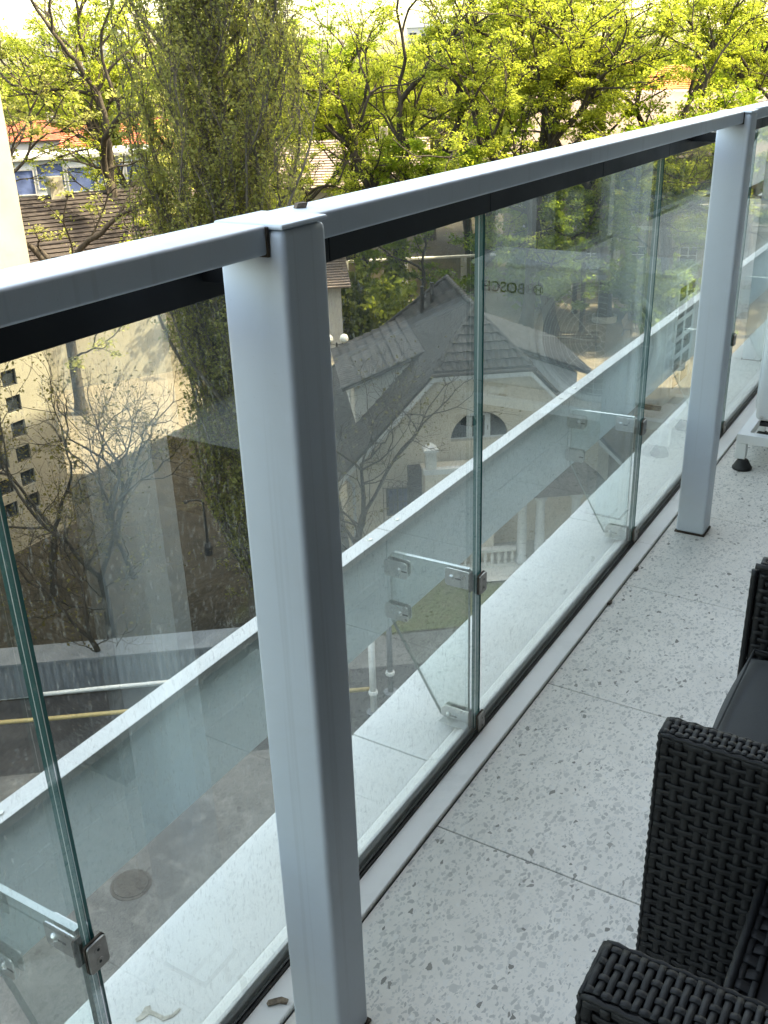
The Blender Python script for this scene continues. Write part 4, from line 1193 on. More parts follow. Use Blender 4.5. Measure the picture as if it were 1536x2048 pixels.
# --- villa behind the park, seen through the trees
vl = thing('villa', 'beige plastered villa with tall windows behind the park trees at right', 'villa', (-18, 68, ZG))
P = Vector((-27.5, 62.6, ZG)); vu = Vector((0.965, 0.262, 0)).normalized(); vn = Vector((0.262, -0.965, 0)).normalized()
vw = [(4.6, 6.05), (4.6, 2.4), (7.6, 6.05), (7.6, 2.4), (1.6, 6.05), (1.6, 2.4), (10.8, 6.05), (10.8, 2.4), (14, 6.05), (14, 2.4), (17.2, 6.05), (17.2, 2.4)]
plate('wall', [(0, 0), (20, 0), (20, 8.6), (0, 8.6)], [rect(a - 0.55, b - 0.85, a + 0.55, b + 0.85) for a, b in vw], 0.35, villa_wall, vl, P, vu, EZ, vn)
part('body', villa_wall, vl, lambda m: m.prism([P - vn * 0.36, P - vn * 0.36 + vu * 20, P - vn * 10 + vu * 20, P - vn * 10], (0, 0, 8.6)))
for a, b in vw: window(vl, P + vu * a + EZ * b - vn * 0.13, vu, vn, 1.1, 1.7, bars=1, cross=True, sill=cast_stone)
for a in (3.1, 6.1, 9.2): part('pilaster', white_trim, vl, lambda m: m.prism([P + vu * a + vn * 0.002, P + vu * (a + 0.4) + vn * 0.002, P + vu * (a + 0.4) + vn * 0.16, P + vu * a + vn * 0.16], (0, 0, 4.3)))
part('string_course', white_trim, vl, lambda m: m.prism([P + vn * 0.002 + EZ * 4.31, P + vu * 20 + vn * 0.002 + EZ * 4.31, P + vu * 20 + vn * 0.2 + EZ * 4.31, P + vn * 0.2 + EZ * 4.31], (0, 0, 0.22)))
part('roof', roof_pale, vl, lambda m: m.prism([P + vn * 0.6 + EZ * 8.61, P + vn * 0.6 + vu * 20.5 + EZ * 8.61, P - vn * 4.5 + vu * 20.5 + EZ * 12.2, P - vn * 4.5 + EZ * 12.2], (0, 0, 0.15)))
bc = part('balcony', cast_stone, vl, lambda m: m.prism([P + vu * 11.2 + vn * 0.21 + EZ * 5.0, P + vu * 16.5 + vn * 0.21 + EZ * 5.0, P + vu * 16.5 + vn * 2.6 + EZ * 5.0, P + vu * 11.2 + vn * 2.6 + EZ * 5.0], (0, 0, 0.3)))
part('balcony_rail', white_trim, bc, lambda m: m.prism([P + vu * 11.2 + vn * 2.42 + EZ * 6.1, P + vu * 16.5 + vn * 2.42 + EZ * 6.1, P + vu * 16.5 + vn * 2.6 + EZ * 6.1, P + vu * 11.2 + vn * 2.6 + EZ * 6.1], (0, 0, 0.12)))
for k in range(22):
    o = part('baluster', white_trim, bc, lambda m: m.lathe(P + vu * (11.3 + k * 0.24) + vn * 2.5 + EZ * 5.3, [(0.05, 0), (0.035, 0.1), (0.075, 0.25), (0.04, 0.5), (0.06, 0.7), (0.06, 0.8)], 8))

# --- plastered yard wall and low building behind it
yw = thing('yard_wall', 'stained ochre plastered wall behind the park tree trunks', 'wall', (-36, 56, ZG))
a0, a1 = Vector((-52.0, 45.2, ZG)), Vector((-29.0, 62.0, ZG)); wd = (a1 - a0).normalized(); wn_ = Vector((wd.y, -wd.x, 0))
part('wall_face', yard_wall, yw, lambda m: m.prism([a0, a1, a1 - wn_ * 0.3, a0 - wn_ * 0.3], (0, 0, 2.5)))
part('coping', cast_stone, yw, lambda m: m.prism([a0 + wn_ * 0.06 + EZ * 2.505, a1 + wn_ * 0.06 + EZ * 2.505, a1 - wn_ * 0.36 + EZ * 2.505, a0 - wn_ * 0.36 + EZ * 2.505], (0, 0, 0.12)))
for k in range(7):
    q = a0 + wd * (2 + k * 4.0)
    part('pier', cast_stone, yw, lambda m: m.prism([q + wn_ * 0.002, q + wd * 0.4 + wn_ * 0.002, q + wd * 0.4 + wn_ * 0.14, q + wn_ * 0.14], (0, 0, 2.5)))


def gabled(name, label, cat, c, ang, L, W, zw, zr, wall_m, roof_m, nwin=0, floors=1, hip=0.0, courses=18):
    """plain gabled/hipped block: c = base centre, ridge along ang"""
    t = thing(name, label, cat, (c[0], c[1], ZG))
    U = Vector((math.cos(ang), math.sin(ang), 0)); V = Vector((-math.sin(ang), math.cos(ang), 0)); C = Vector((c[0], c[1], 0))
    q = lambda a, b, z: C + U * a + V * b + EZ * z
    part('wall', wall_m, t, lambda m: m.prism([q(-L / 2, -W / 2, ZG), q(L / 2, -W / 2, ZG), q(L / 2, W / 2, ZG), q(-L / 2, W / 2, ZG)], (0, 0, zw - ZG)))
    o = 0.5
    rf = part('roof', roof_m, t, lambda m: m.add([q(-L / 2 - o, -W / 2 - o, zw), q(L / 2 + o, -W / 2 - o, zw), q(L / 2 + o, W / 2 + o, zw), q(-L / 2 - o, W / 2 + o, zw), q(-L / 2 - o + hip, 0, zr), q(L / 2 + o - hip, 0, zr)], [(3, 2, 1, 0), (0, 1, 5, 4), (1, 2, 5), (2, 3, 4, 5), (3, 0, 4)]))
    for k in range(courses):
        f0, f1 = k / courses, min(1.0, (k + 1.05) / courses)
        for s in (-1, 1):
            sl = (zr - zw) / (W / 2 + o); n = (EZ + V * s * sl).normalized()
            la0, la1 = L / 2 + o - hip * f0, L / 2 + o - hip * f1
            b0, b1 = s * (W / 2 + o) * (1 - f0), s * (W / 2 + o) * (1 - f1)
            def cs(m):
                A = [q(-la0, b0, zw + (zr - zw) * f0) + n * 0.10, q(la0, b0, zw + (zr - zw) * f0) + n * 0.10, q(la1, b1, zw + (zr - zw) * f1) + n * 0.03, q(-la1, b1, zw + (zr - zw) * f1) + n * 0.03]
                m.add(A + [A[0] - n * 0.08, A[1] - n * 0.08], [(0, 1, 2, 3), (4, 5, 1, 0)])
            part('tile_course', roof_m, rf, cs)
    part('chimney', wall_m, rf, lambda m: m.prism([q(L * 0.2, -0.4, zr - 1), q(L * 0.2 + 0.7, -0.4, zr - 1), q(L * 0.2 + 0.7, 0.3, zr - 1), q(L * 0.2, 0.3, zr - 1)], (0, 0, 1.9)))
    for fl in range(floors):
        for k in range(nwin):
            z = zw - 1.6 - fl * 3.0
            a = -L / 2 + L * (k + 0.5) / nwin
            for s in (-1, 1):
                window(t, q(a, s * (W / 2 + 0.02), z), U, V * s, 1.0, 1.5, bars=1, t=0.08)
            if k == 0:
                for s in (-1, 1): window(t, q(s * (L / 2 + 0.02), 0, z), V, U * s, 1.0, 1.5, bars=1, t=0.08)
    return t


gabled('pavilion', 'low cream building with brown tiled roof just behind the cream block corner', 'building', (-43.5, 33.5), R(62), 15, 8.5, -7.2, -4.2, cream, roof_brown, 6, 1)
gabled('outbuilding', 'white rendered low building behind the poplar trunk', 'building', (-36.0, 43.0), R(40), 11, 6, -9.4, -7.6, block_white, roof_pale, 3, 1)
gabled('red_roof_house', 'house with bright red roof beyond the left tree trunk', 'house', (-70.0, 69.5), R(45), 11, 9, -4.9, -2.4, block_cream, roof_red, 3, 2, 2.0)
gabled('red_roof_house', 'house with faded red roof at the far left edge', 'house', (-88.0, 73.5), R(50), 13, 9, -4.6, -2.9, block_white, roof_red, 4, 2, 1.0)
gabled('pink_roof_house', 'house with pinkish brown roof low behind the left tree', 'house', (-55.0, 58.5), R(40), 9, 7, -8.2, -5.6, block_cream, roof_pale, 3, 1)
gabled('orange_roof_house', 'house with orange roof showing through the right hand trees', 'house', (-31.0, 107.0), R(12), 9, 9, -2.6, 0.3, block_white, roof_orange, 3, 3, 4.0)
gabled('orange_roof_house', 'house with small orange hipped roof, highest of the orange roofs', 'house', (-43.0, 118.0), R(15), 8, 8, -0.2, 2.6, block_cream, roof_orange, 3, 3, 3.5)
gabled('long_roof_house', 'long building with pale greyish pink tiled roof behind the park trees', 'building', (-24.5, 83.5), R(16), 24, 11, -5.4, -1.2, villa_wall, roof_pale, 7, 2, 2.0, 14)
gabled('grey_roof_house', 'house with pale grey roof behind the middle of the trees', 'house', (-47.0, 72.0), R(30), 12, 9, -7.4, -4.2, block_cream, roof_pale, 3, 1)

# --- blue glazed sheds at far left
bg = thing('glazed_building', 'blue glazed building with white frames at the far left', 'building', (-57, 50, ZG))
gu = Vector((0.655, 0.755, 0)); gn = Vector((0.755, -0.655, 0)); G0 = Vector((-61.5, 44.0, ZG))
part('body', facade_grey, bg, lambda m: m.prism([G0, G0 + gu * 14, G0 + gu * 14 - gn * 6, G0 - gn * 6], (0, 0, 9.3)))
part('roof', block_white, bg, lambda m: m.prism([G0 + gn * 0.3 + EZ * 9.31 - gu * 0.3, G0 + gu * 14.3 + gn * 0.3 + EZ * 9.31, G0 + gu * 14.3 - gn * 6.3 + EZ * 9.31, G0 - gn * 6.3 + EZ * 9.31 - gu * 0.3], (0, 0, 0.25)))
for k in range(7):
    for r_ in range(4):
        window(bg, G0 + gu * (1.0 + k * 2.0) + gn * 0.05 + EZ * (1.6 + r_ * 2.1 + (0.35 if k % 2 else 0)), gu, gn, 1.85, 1.7, frame=block_white, pane=pane_blue, bars=0, t=0.12)


# --- far apartment blocks on the skyline
def block(label, c, ang, L, W, z1, mat, rows, cols, step=None):
    t = thing('apartment_block', label, 'building', (c[0], c[1], ZG))
    U = Vector((math.cos(ang), math.sin(ang), 0)); V = Vector((-math.sin(ang), math.cos(ang), 0)); C = Vector((c[0], c[1], 0))
    q = lambda a, b, z: C + U * a + V * b + EZ * z
    part('wall', mat, t, lambda m: m.prism([q(-L / 2, -W / 2, ZG), q(L / 2, -W / 2, ZG), q(L / 2, W / 2, ZG), q(-L / 2, W / 2, ZG)], (0, 0, z1 - ZG)))
    part('roof', facade_grey, t, lambda m: m.prism([q(-L / 2 - .3, -W / 2 - .3, z1 + .01), q(L / 2 + .3, -W / 2 - .3, z1 + .01), q(L / 2 + .3, W / 2 + .3, z1 + .01), q(-L / 2 - .3, W / 2 + .3, z1 + .01)], (0, 0, 0.6)))
    if step: part('penthouse', mat, t, lambda m: m.prism([q(-L * .3, -W * .3, z1 + .62), q(L * .25, -W * .3, z1 + .62), q(L * .25, W * .3, z1 + .62), q(-L * .3, W * .3, z1 + .62)], (0, 0, step)))
    for r_ in range(rows):
        for k in range(cols):
            window(t, q(-L / 2 + L * (k + 0.5) / cols, -W / 2 - 0.05, z1 - 1.9 - r_ * 3.0), U, -V, L / cols * 0.62, 1.5, pane=pane_dark, frame=block_white, bars=1, t=0.25)
        part('balcony_band', block_white, t, lambda m: m.prism([q(-L / 2, -W / 2 - 0.002, z1 - 3.3 - r_ * 3.0), q(L / 2, -W / 2 - 0.002, z1 - 3.3 - r_ * 3.0), q(L / 2, -W / 2 - 0.5, z1 - 3.3 - r_ * 3.0), q(-L / 2, -W / 2 - 0.5, z1 - 3.3 - r_ * 3.0)], (0, 0, 0.35)))
    return t


block('white stepped apartment block on the skyline at left', (-188, 180), R(46), 22, 14, 9.2, block_white, 4, 6, 2.5)
block('white apartment block on the skyline above the middle trees', (-143, 265), R(28), 16, 14, 9.6, block_white, 4, 5, 2.2)
block('cream apartment block right beside the white skyline block', (-131, 272), R(28), 10, 14, 6.0, block_cream, 3, 3)
block('pale apartment block far beyond the right hand trees', (-58, 250), R(14), 20, 14, 4.6, block_cream, 3, 6)

# ================================================================== yard furniture
fc = thing('corrugated_fence', 'low grey corrugated metal fence along the yard lane', 'fence', tuple(S(-12, -6.1, ZG)))
fa, fb = -19.0, -6.5
def ribs(m):
    n = int((fb - fa) / 0.05); V = []; F = []
    for i in range(n + 1):
        d = (0.0, 0.03, 0.03, 0.0)[i % 4]
        p = S(fa + (fb - fa) * i / n, -6.08 - d, ZG + 0.05); V += [p, p + EZ * 0.98]
    for i in range(n): F.append((2 * i, 2 * i + 2, 2 * i + 3, 2 * i + 1))
    m.add(V, F)
part('sheet', galv, fc, ribs)
part('coping', galv, fc, lambda m: m.prism([S(fa, -6.16, ZG + 1.035), S(fb, -6.16, ZG + 1.035), S(fb, -5.3, ZG + 1.035), S(fa, -5.3, ZG + 1.035)], (0, 0, 0.06)))
part('backing_wall', facade_grey, fc, lambda m: m.prism([S(fa, -6.06, ZG), S(fb, -6.06, ZG), S(fb, -5.4, ZG), S(fa, -5.4, ZG)], (0, 0, 1.03)))
gp = thing('gas_pipe', 'yellow gas pipe running low across the yard on white posts', 'pipe', tuple(S(-10, -8, ZG)))
part('pipe', yellow_pipe, gp, lambda m: m.tube([S(-19, -7.75, ZG + 0.58), S(-12, -7.95, ZG + 0.6), S(-4.4, -8.02, ZG + 0.62)], 0.055, 10), smooth=True)
wp = thing('barrier_rail', 'white tubular barrier rail in front of the corrugated fence', 'barrier', tuple(S(-11, -6.9, ZG)))
part('rail_tube', white_pipe, wp, lambda m: m.tube([S(-12.75, -6.9, ZG + 0.62), S(-10.9, -6.9, ZG + 0.64), S(-8.6, -6.9, ZG + 0.64)], 0.05, 10), smooth=True)
for u in (-12.7, -8.7): part('rail_post', white_pipe, wp, lambda m: m.tube([S(u, -6.9, ZG), S(u, -6.9, ZG + 0.6)], 0.04, 8))
for lb, (x, y), hh in (('tall white pole beside the yellow pipe, nearer of the pair', (-11.08, 16.97), 3.1), ('tall pale grey pole standing just behind the white pole', (-11.15, 17.9), 3.1)):
    t = thing('pipe_pole', lb, 'pole', (x, y, ZG), group=None)
    part('shaft', white_pipe if 'nearer' in lb else galv, t, lambda m: m.tube([(x, y, ZG), (x, y, ZG + hh)], 0.085 if 'nearer' in lb else 0.075, 12), smooth=True)
    part('collar', white_pipe, t, lambda m: m.lathe((x, y, ZG + 0.55), [(0.11, 0), (0.12, 0.04), (0.11, 0.1)], 12))
    part('foot_flange', galv, t, lambda m: m.lathe((x, y, ZG + 0.005), [(0.19, 0), (0.19, 0.03), (0.1, 0.05)], 12))
mh = thing('manhole_cover', 'round rusty manhole cover in the concrete yard', 'manhole cover', (-12.31, 9.79, ZG))
part('cover', iron_cover, mh, lambda m: m.lathe((-12.31, 9.79, ZG + 0.01), [(0.35, 0.0), (0.345, 0.022), (0.30, 0.026)], 28))
part('rim', iron_cover, mh, lambda m: m.lathe((-12.31, 9.79, ZG + 0.006), [(0.41, 0.0), (0.41, 0.012), (0.352, 0.014), (0.352, 0.0)], 28))
for k in range(6): part('lug', iron_cover, mh, lambda m: m.box(-12.31 + 0.2 * math.cos(k * 1.047) - 0.04, 9.79 + 0.2 * math.sin(k * 1.047) - 0.012, ZG + 0.03, -12.31 + 0.2 * math.cos(k * 1.047) + 0.04, 9.79 + 0.2 * math.sin(k * 1.047) + 0.012, ZG + 0.042))


def lamp(label, x, y, hh, globes):
    t = thing('street_lamp', label, 'lamp', (x, y, ZG))
    part('pole', dark_iron, t, lambda m: m.tube([(x, y, ZG), (x, y, ZG + 0.5), (x, y, ZG + hh)], [0.07, 0.05, 0.035], 8))
    part('base', dark_iron, t, lambda m: m.lathe((x, y, ZG), [(0.14, 0), (0.14, 0.3), (0.08, 0.42)], 12))
    if globes:
        part('arm', dark_iron, t, lambda m: m.tube([(x - 0.27, y - 0.18, ZG + hh - 0.02), (x, y, ZG + hh - 0.12), (x + 0.27, y + 0.18, ZG + hh - 0.02)], 0.025, 6))
        for s in (-1, 1): part('globe', lamp_globe, t, lambda m: m.lathe((x + s * 0.27, y + s * 0.18, ZG + hh + 0.16), [(0.05, -0.2), (0.14, -0.14), (0.19, 0.0), (0.14, 0.14), (0.04, 0.19)], 16), smooth=True)
    else:
        part('lamp_arm', dark_iron, t, lambda m: m.tube([(x, y, ZG + hh), (x - 0.12, y - 0.08, ZG + hh + 0.08), (x - 0.42, y - 0.3, ZG + hh + 0.06)], 0.03, 6))
        part('lamp_head', dark_iron, t, lambda m: m.lathe((x - 0.45, y - 0.32, ZG + hh), [(0.10, 0.0), (0.07, 0.06), (0.02, 0.1)], 10))
    return t


lamp('black lamp post with two white globes left of the courtyard house', -23.1, 33.7, 4.0, True)
lamp('thin dark bent-arm lamp post on the shaded ground left of the near railing post', -20.5, 21.8, 1.9, False)


def bench(label, x, y, ang):
    t = thing('park_bench', label, 'bench', (x, y, ZG))
    U = Vector((math.cos(ang), math.sin(ang), 0)); V = Vector((-math.sin(ang), math.cos(ang), 0)); C = Vector((x, y, ZG))
    for k in range(4):
        m = MB(); m.obox(C + V * (-0.2 + k * 0.12) + EZ * 0.45, U, V, EZ, 1.1, 0.045, 0.02); m.build('seat_slat', bench_wood, t)
    for k in range(3):
        m = MB(); m.obox(C + V * (0.26 + k * 0.03) + EZ * (0.58 + k * 0.14), U, EZ, V, 1.1, 0.05, 0.018); m.build('back_slat', bench_wood, t)
    for s in (-1, 1):
        part('bench_end', dark_iron, t, lambda m: m.tube([C + U * s * 0.95 - V * 0.25, C + U * s * 0.95 - V * 0.22 + EZ * 0.42, C + U * s * 0.95 + V * 0.2 + EZ * 0.42, C + U * s * 0.95 + V * 0.36 + EZ * 0.95], 0.035, 6))
        part('leg', dark_iron, t, lambda m: m.tube([C + U * s * 0.95 + V * 0.25, C + U * s * 0.95 + V * 0.2 + EZ * 0.42], 0.035, 6))
    return t


bench('dark park bench in front of the tree trunks, nearest the courtyard house', -18.7, 50.6, R(25))
bench('dark park bench farther right beside the park path', -17.4, 55.3, R(100))
pr = thing('planter_ring', 'white ring planter round the foot of a park tree', 'planter', (-19.64, 57.36, ZG))
part('ring', cast_stone, pr, lambda m: m.lathe((-19.64, 57.36, ZG), [(0.75, 0.0), (0.75, 0.35), (0.58, 0.35), (0.58, 0.0)], 24))
# ================================================================== trees
def rot_to(d, ang, az):
    d = d / np.linalg.norm(d)
    a = np.cross(d, (0.31, 0.77, 0.55)); a /= np.linalg.norm(a); b = np.cross(d, a)
    return d * math.cos(ang) + (a * math.cos(az) + b * math.sin(az)) * math.sin(ang)


class Tree:
    def __init__(s, seed): s.r = np.random.RandomState(seed); s.paths = []; s.tips = []

    def limb(s, p, d, L, r0, r1, steps, wob, up):
        pts = [p]; dd = d / np.linalg.norm(d)
        for i in range(steps):
            dd = dd + s.r.normal(0, wob, 3) + np.array([0, 0, up]); dd /= np.linalg.norm(dd)
            p = p + dd * L / steps; pts.append(p)
        s.paths.append((np.array(pts), np.linspace(r0, r1, steps + 1)))
        return pts, dd

    def mesh(s, name, mat):
        V = []; F = []; k = 0
        for pts, rad in s.paths:
            r0 = rad[0]; n = 9 if r0 > 0.15 else 6 if r0 > 0.05 else 4 if r0 > 0.018 else 3
            t = np.gradient(pts, axis=0); t /= np.linalg.norm(t, axis=1)[:, None]
            ref = np.array([0.2, 0.93, 0.31]) if abs(t[0][2]) > 0.8 else np.array([0.05, 0.1, 0.99])
            a = np.cross(t, ref); a /= np.linalg.norm(a, axis=1)[:, None] + 1e-9; b = np.cross(t, a)
            q = np.arange(n) * 2 * np.pi / n
            ring = pts[:, None, :] + (a[:, None, :] * np.cos(q)[None, :, None] + b[:, None, :] * np.sin(q)[None, :, None]) * rad[:, None, None]
            V.append(ring.reshape(-1, 3))
            m = len(pts)
            i, j = np.meshgrid(np.arange(m - 1), np.arange(n), indexing='ij')
            A = k + i * n + j; B = k + i * n + (j + 1) % n
            F.append(np.stack([A, B, B + n, A + n], -1).reshape(-1, 4)); k += m * n
        return np_mesh(name, np.concatenate(V), np.concatenate(F), mat, True)


def leaf_mesh(name, C, size, mat, rng, spread=0.0, up=0.35, elong=1.5):
    """a small kite-shaped leaf face at each point"""
    n = len(C); C = np.asarray(C, float) + (rng.normal(0, spread, (n, 3)) if spread else 0)
    N = rng.normal(0, 1, (n, 3)); N[:, 2] += up * 2; N /= np.linalg.norm(N, axis=1)[:, None]
    A = np.cross(N, rng.normal(0, 1, (n, 3))); A /= np.linalg.norm(A, axis=1)[:, None]; B = np.cross(N, A)
    sz = (size * np.clip(rng.lognormal(0.0, 0.38, n), 0.4, 2.2))[:, None]
    fold = N * sz * 0.18
    P = np.stack([C - A * sz * elong * 0.5, C + B * sz * 0.5 + fold, C + A * sz * elong * 0.5, C - B * sz * 0.5 + fold], 1).reshape(-1, 3)
    return np_mesh(name, P, np.arange(4 * n).reshape(-1, 4), mat)


def park_tree(seed, H=20.0, r0=0.36, crotch=6.5, leaf=0.17, nleaf=15000, mat=leaf_spring, bk=bark, spread=1.0, levels=5, per_tip=9, bare=0.0, wob=0.2):
    """gnarled broad tree: forked trunk, winding limbs, leaf sprays on the outer twigs"""
    T = Tree(seed); rg = T.r
    pts, d = T.limb(np.array([0., 0, -0.2]), np.array([rg.normal(0, .05), rg.normal(0, .05), 1.]), crotch, r0, r0 * 0.72, 7, 0.05, 0.03)
    leaves = []
    # root flare
    T.paths[0][1][0] *= 1.45
    def grow(p, d, L, r, lev):
        st = max(3, int(L / 0.55))
        pts, dd = T.limb(p, d, L, r, r * 0.66, min(st, 7), wob if lev < levels else 0.14, 0.035)
        if lev >= levels - 1:
            for q in pts[1:]:
                if rg.rand() < 0.92 - bare: leaves.append((q, 0.30))
        if lev >= levels:
            leaves.append((pts[-1], 0.34)); return
        k = 2 if rg.rand() < 0.55 else 3
        az0 = rg.uniform(0, 6.28)
        for i in range(k):
            a = rg.uniform(0.3, 0.75) * spread * (0.55 if i == 0 else 1.0)
            nd = rot_to(dd, a, az0 + i * 6.28 / k + rg.normal(0, .3))
            if nd[2] < -0.15: nd[2] *= 0.3
            grow(pts[-1], nd, L * rg.uniform(0.62, 0.86), r * (0.68 if i == 0 else 0.55), lev + 1)
        for q in pts[1:-1]:
            if rg.rand() < (0.5 if lev > 0 else 0.3):
                nd = rot_to(dd, rg.uniform(0.6, 1.2), rg.uniform(0, 6.28))
                grow(q, nd, L * rg.uniform(0.32, 0.55), r * 0.36, max(lev + 1, levels - 2 + (rg.rand() < .4)))
    k = 3 if rg.rand() < .6 else 2
    az = rg.uniform(0, 6.28)
    L0 = (H - crotch) * 0.30
    for i in range(k):
        grow(pts[-1], rot_to(np.array([0, 0, 1.]), rg.uniform(0.25, 0.6) * spread, az + i * 6.28 / k), L0 * rg.uniform(0.85, 1.2), r0 * 0.52, 1)
    for q in pts[3:-1]:
        if rg.rand() < 0.5: grow(q, rot_to(np.array([0, 0, 1.]), rg.uniform(0.8, 1.25), rg.uniform(0, 6.28)), L0 * 0.6, r0 * 0.22, 3)
    W = T.mesh('trunk', bk)
    C = np.array([c for c, _ in leaves])
    C = C[rg.rand(len(C)) < 0.62]                       # some sprays still closed
    wt = rg.gamma(0.9, 1.0, len(C)); wt /= wt.sum()     # leaf clusters of very unequal size
    idx = rg.choice(len(C), nleaf, p=wt)
    off = rg.normal(0, 1, (nleaf, 3)) * np.array([0.20, 0.20, 0.09])
    Lm = leaf_mesh('crown', C[idx] + off, leaf, mat, rg, 0.0, up=0.8)
    return W, Lm


def poplar_tree(seed, H=21.0, nleaf=165000):
    """fastigiate poplar: limbs leave the trunk, then climb side by side in a tight column"""
    T = Tree(seed); rg = T.r; leaves = []
    T.limb(np.array([0., 0, -0.2]), np.array([0, 0, 1.]), H * 0.93, 0.46, 0.04, 18, 0.012, 0.02)
    main = T.paths[0][0]
    NB = 210
    for k in range(NB):
        f = (k + 0.5) / NB
        z0 = 0.8 + f * (H - 4.0)
        az = k * 2.39996 + rg.normal(0, .35)
        Rm = 2.15 * min(1.0, 0.68 + z0 / 22.0) * (1.0 if z0 < 14 else max(0.35, 1 - (z0 - 14) / 9.0))
        rt = Rm * math.sqrt(rg.uniform(0.06, 1.0)); L = rg.uniform(3.5, 7.0) * (1 - 0.35 * f)
        n = 11; pts = []; wx, wy = rg.normal(0, .05, 2)
        for i in range(n):
            t = i / (n - 1)
            r = rt * (1 - math.exp(-3.2 * t)) + 0.06
            a = az + 0.25 * math.sin(3 * t + k)
            wx += rg.normal(0, .045); wy += rg.normal(0, .045)
            pts.append(np.array([math.cos(a) * r + wx, math.sin(a) * r + wy, z0 + L * t ** 0.92]))
        r0 = rg.uniform(0.028, 0.085) * (1 - 0.5 * f)
        T.paths.append((np.array(pts), np.linspace(r0, 0.008, n)))
        for q in pts[1:]:
            for _ in range(3):
                a2 = rg.uniform(0, 6.28); tl = rg.uniform(0.35, 1.1)
                d2 = np.array([math.cos(a2) * 0.42, math.sin(a2) * 0.42, 1.0])
                tp, _d = T.limb(q, d2, tl, 0.010, 0.004, 4, 0.10, 0.05)
                leaves += tp[1:]
            leaves.append(q)
    for k in range(300):                                   # water shoots low on the stem
        z = rg.uniform(0.5, 10.0); az = rg.uniform(0, 6.28)
        d = np.array([math.cos(az), math.sin(az), rg.uniform(0.5, 2.0)])
        tp, _d = T.limb(np.array([0, 0, z]), d, rg.uniform(0.8, 2.0), 0.020, 0.005, 6, 0.2, 0.08)
        leaves += tp[2:]
    W = T.mesh('trunk', bark_grey)
    C = np.array(leaves); wt = rg.gamma(0.8, 1.0, len(C)); wt /= wt.sum()
    idx = rg.choice(len(C), nleaf, p=wt)
    return W, leaf_mesh('crown', C[idx], 0.040, leaf_poplar, rg, 0.085)


def bush(seed, r=1.6, h=2.4, n=6000, size=0.14, mat=leaf_green):
    T = Tree(seed); rg = T.r; C = []
    for k in range(26):
        az = rg.uniform(0, 6.28); a = rg.uniform(0.1, 0.9)
        d = np.array([math.cos(az) * math.sin(a), math.sin(az) * math.sin(a), math.cos(a)])
        pts, dd = T.limb(np.array([rg.normal(0, .15), rg.normal(0, .15), 0]), d, h * rg.uniform(.6, 1.1) * (0.6 + 0.4 * math.cos(a)), 0.035, 0.008, 6, 0.14, 0.02)
        C += pts[2:]
        for q in pts[2:]:
            tp, _ = T.limb(q, rot_to(dd, rg.uniform(.4, 1.2), rg.uniform(0, 6.28)), r * rg.uniform(.25, .6), 0.010, 0.004, 3, 0.15, 0.0)
            C += tp[1:]
    W = T.mesh('stems', bark); C = np.array(C)
    return W, leaf_mesh('foliage', C[rg.randint(0, len(C), n)], size, mat, rg, 0.17)


def conifer(seed, H=8.0, r=1.5, n=9000, mat=leaf_dark, size=0.13):
    T = Tree(seed); rg = T.r; C = []
    T.limb(np.array([0., 0, 0]), np.array([0, 0, 1.]), H, 0.12, 0.01, 8, 0.01, 0.02)
    for k in range(70):
        f = k / 70; z = H * (0.08 + 0.9 * f); az = k * 2.4
        L = r * (1 - f) ** 0.8 * rg.uniform(.75, 1.15) + 0.12
        pts, dd = T.limb(np.array([0, 0, z]), np.array([math.cos(az), math.sin(az), 0.15]), L, 0.02, 0.005, 5, 0.06, 0.03)
        C += pts[1:] * 2
    W = T.mesh('trunk', bark); C = np.array(C)
    return W, leaf_mesh('crown', C[rg.randint(0, len(C), n)], size, mat, rg, 0.13)


def stand(name, meshes, label, cat, loc, rz=0.0, sc=1.0, group=None, parts=('trunk', 'crown')):
    t = thing(name, label, cat, loc, rz, group)
    t.scale = sc if hasattr(sc, '__len__') else (sc, sc, sc)
    for nm, m_ in zip(parts, meshes):
        o = bpy.data.objects.new(nm, m_); link(o, t)
    return t


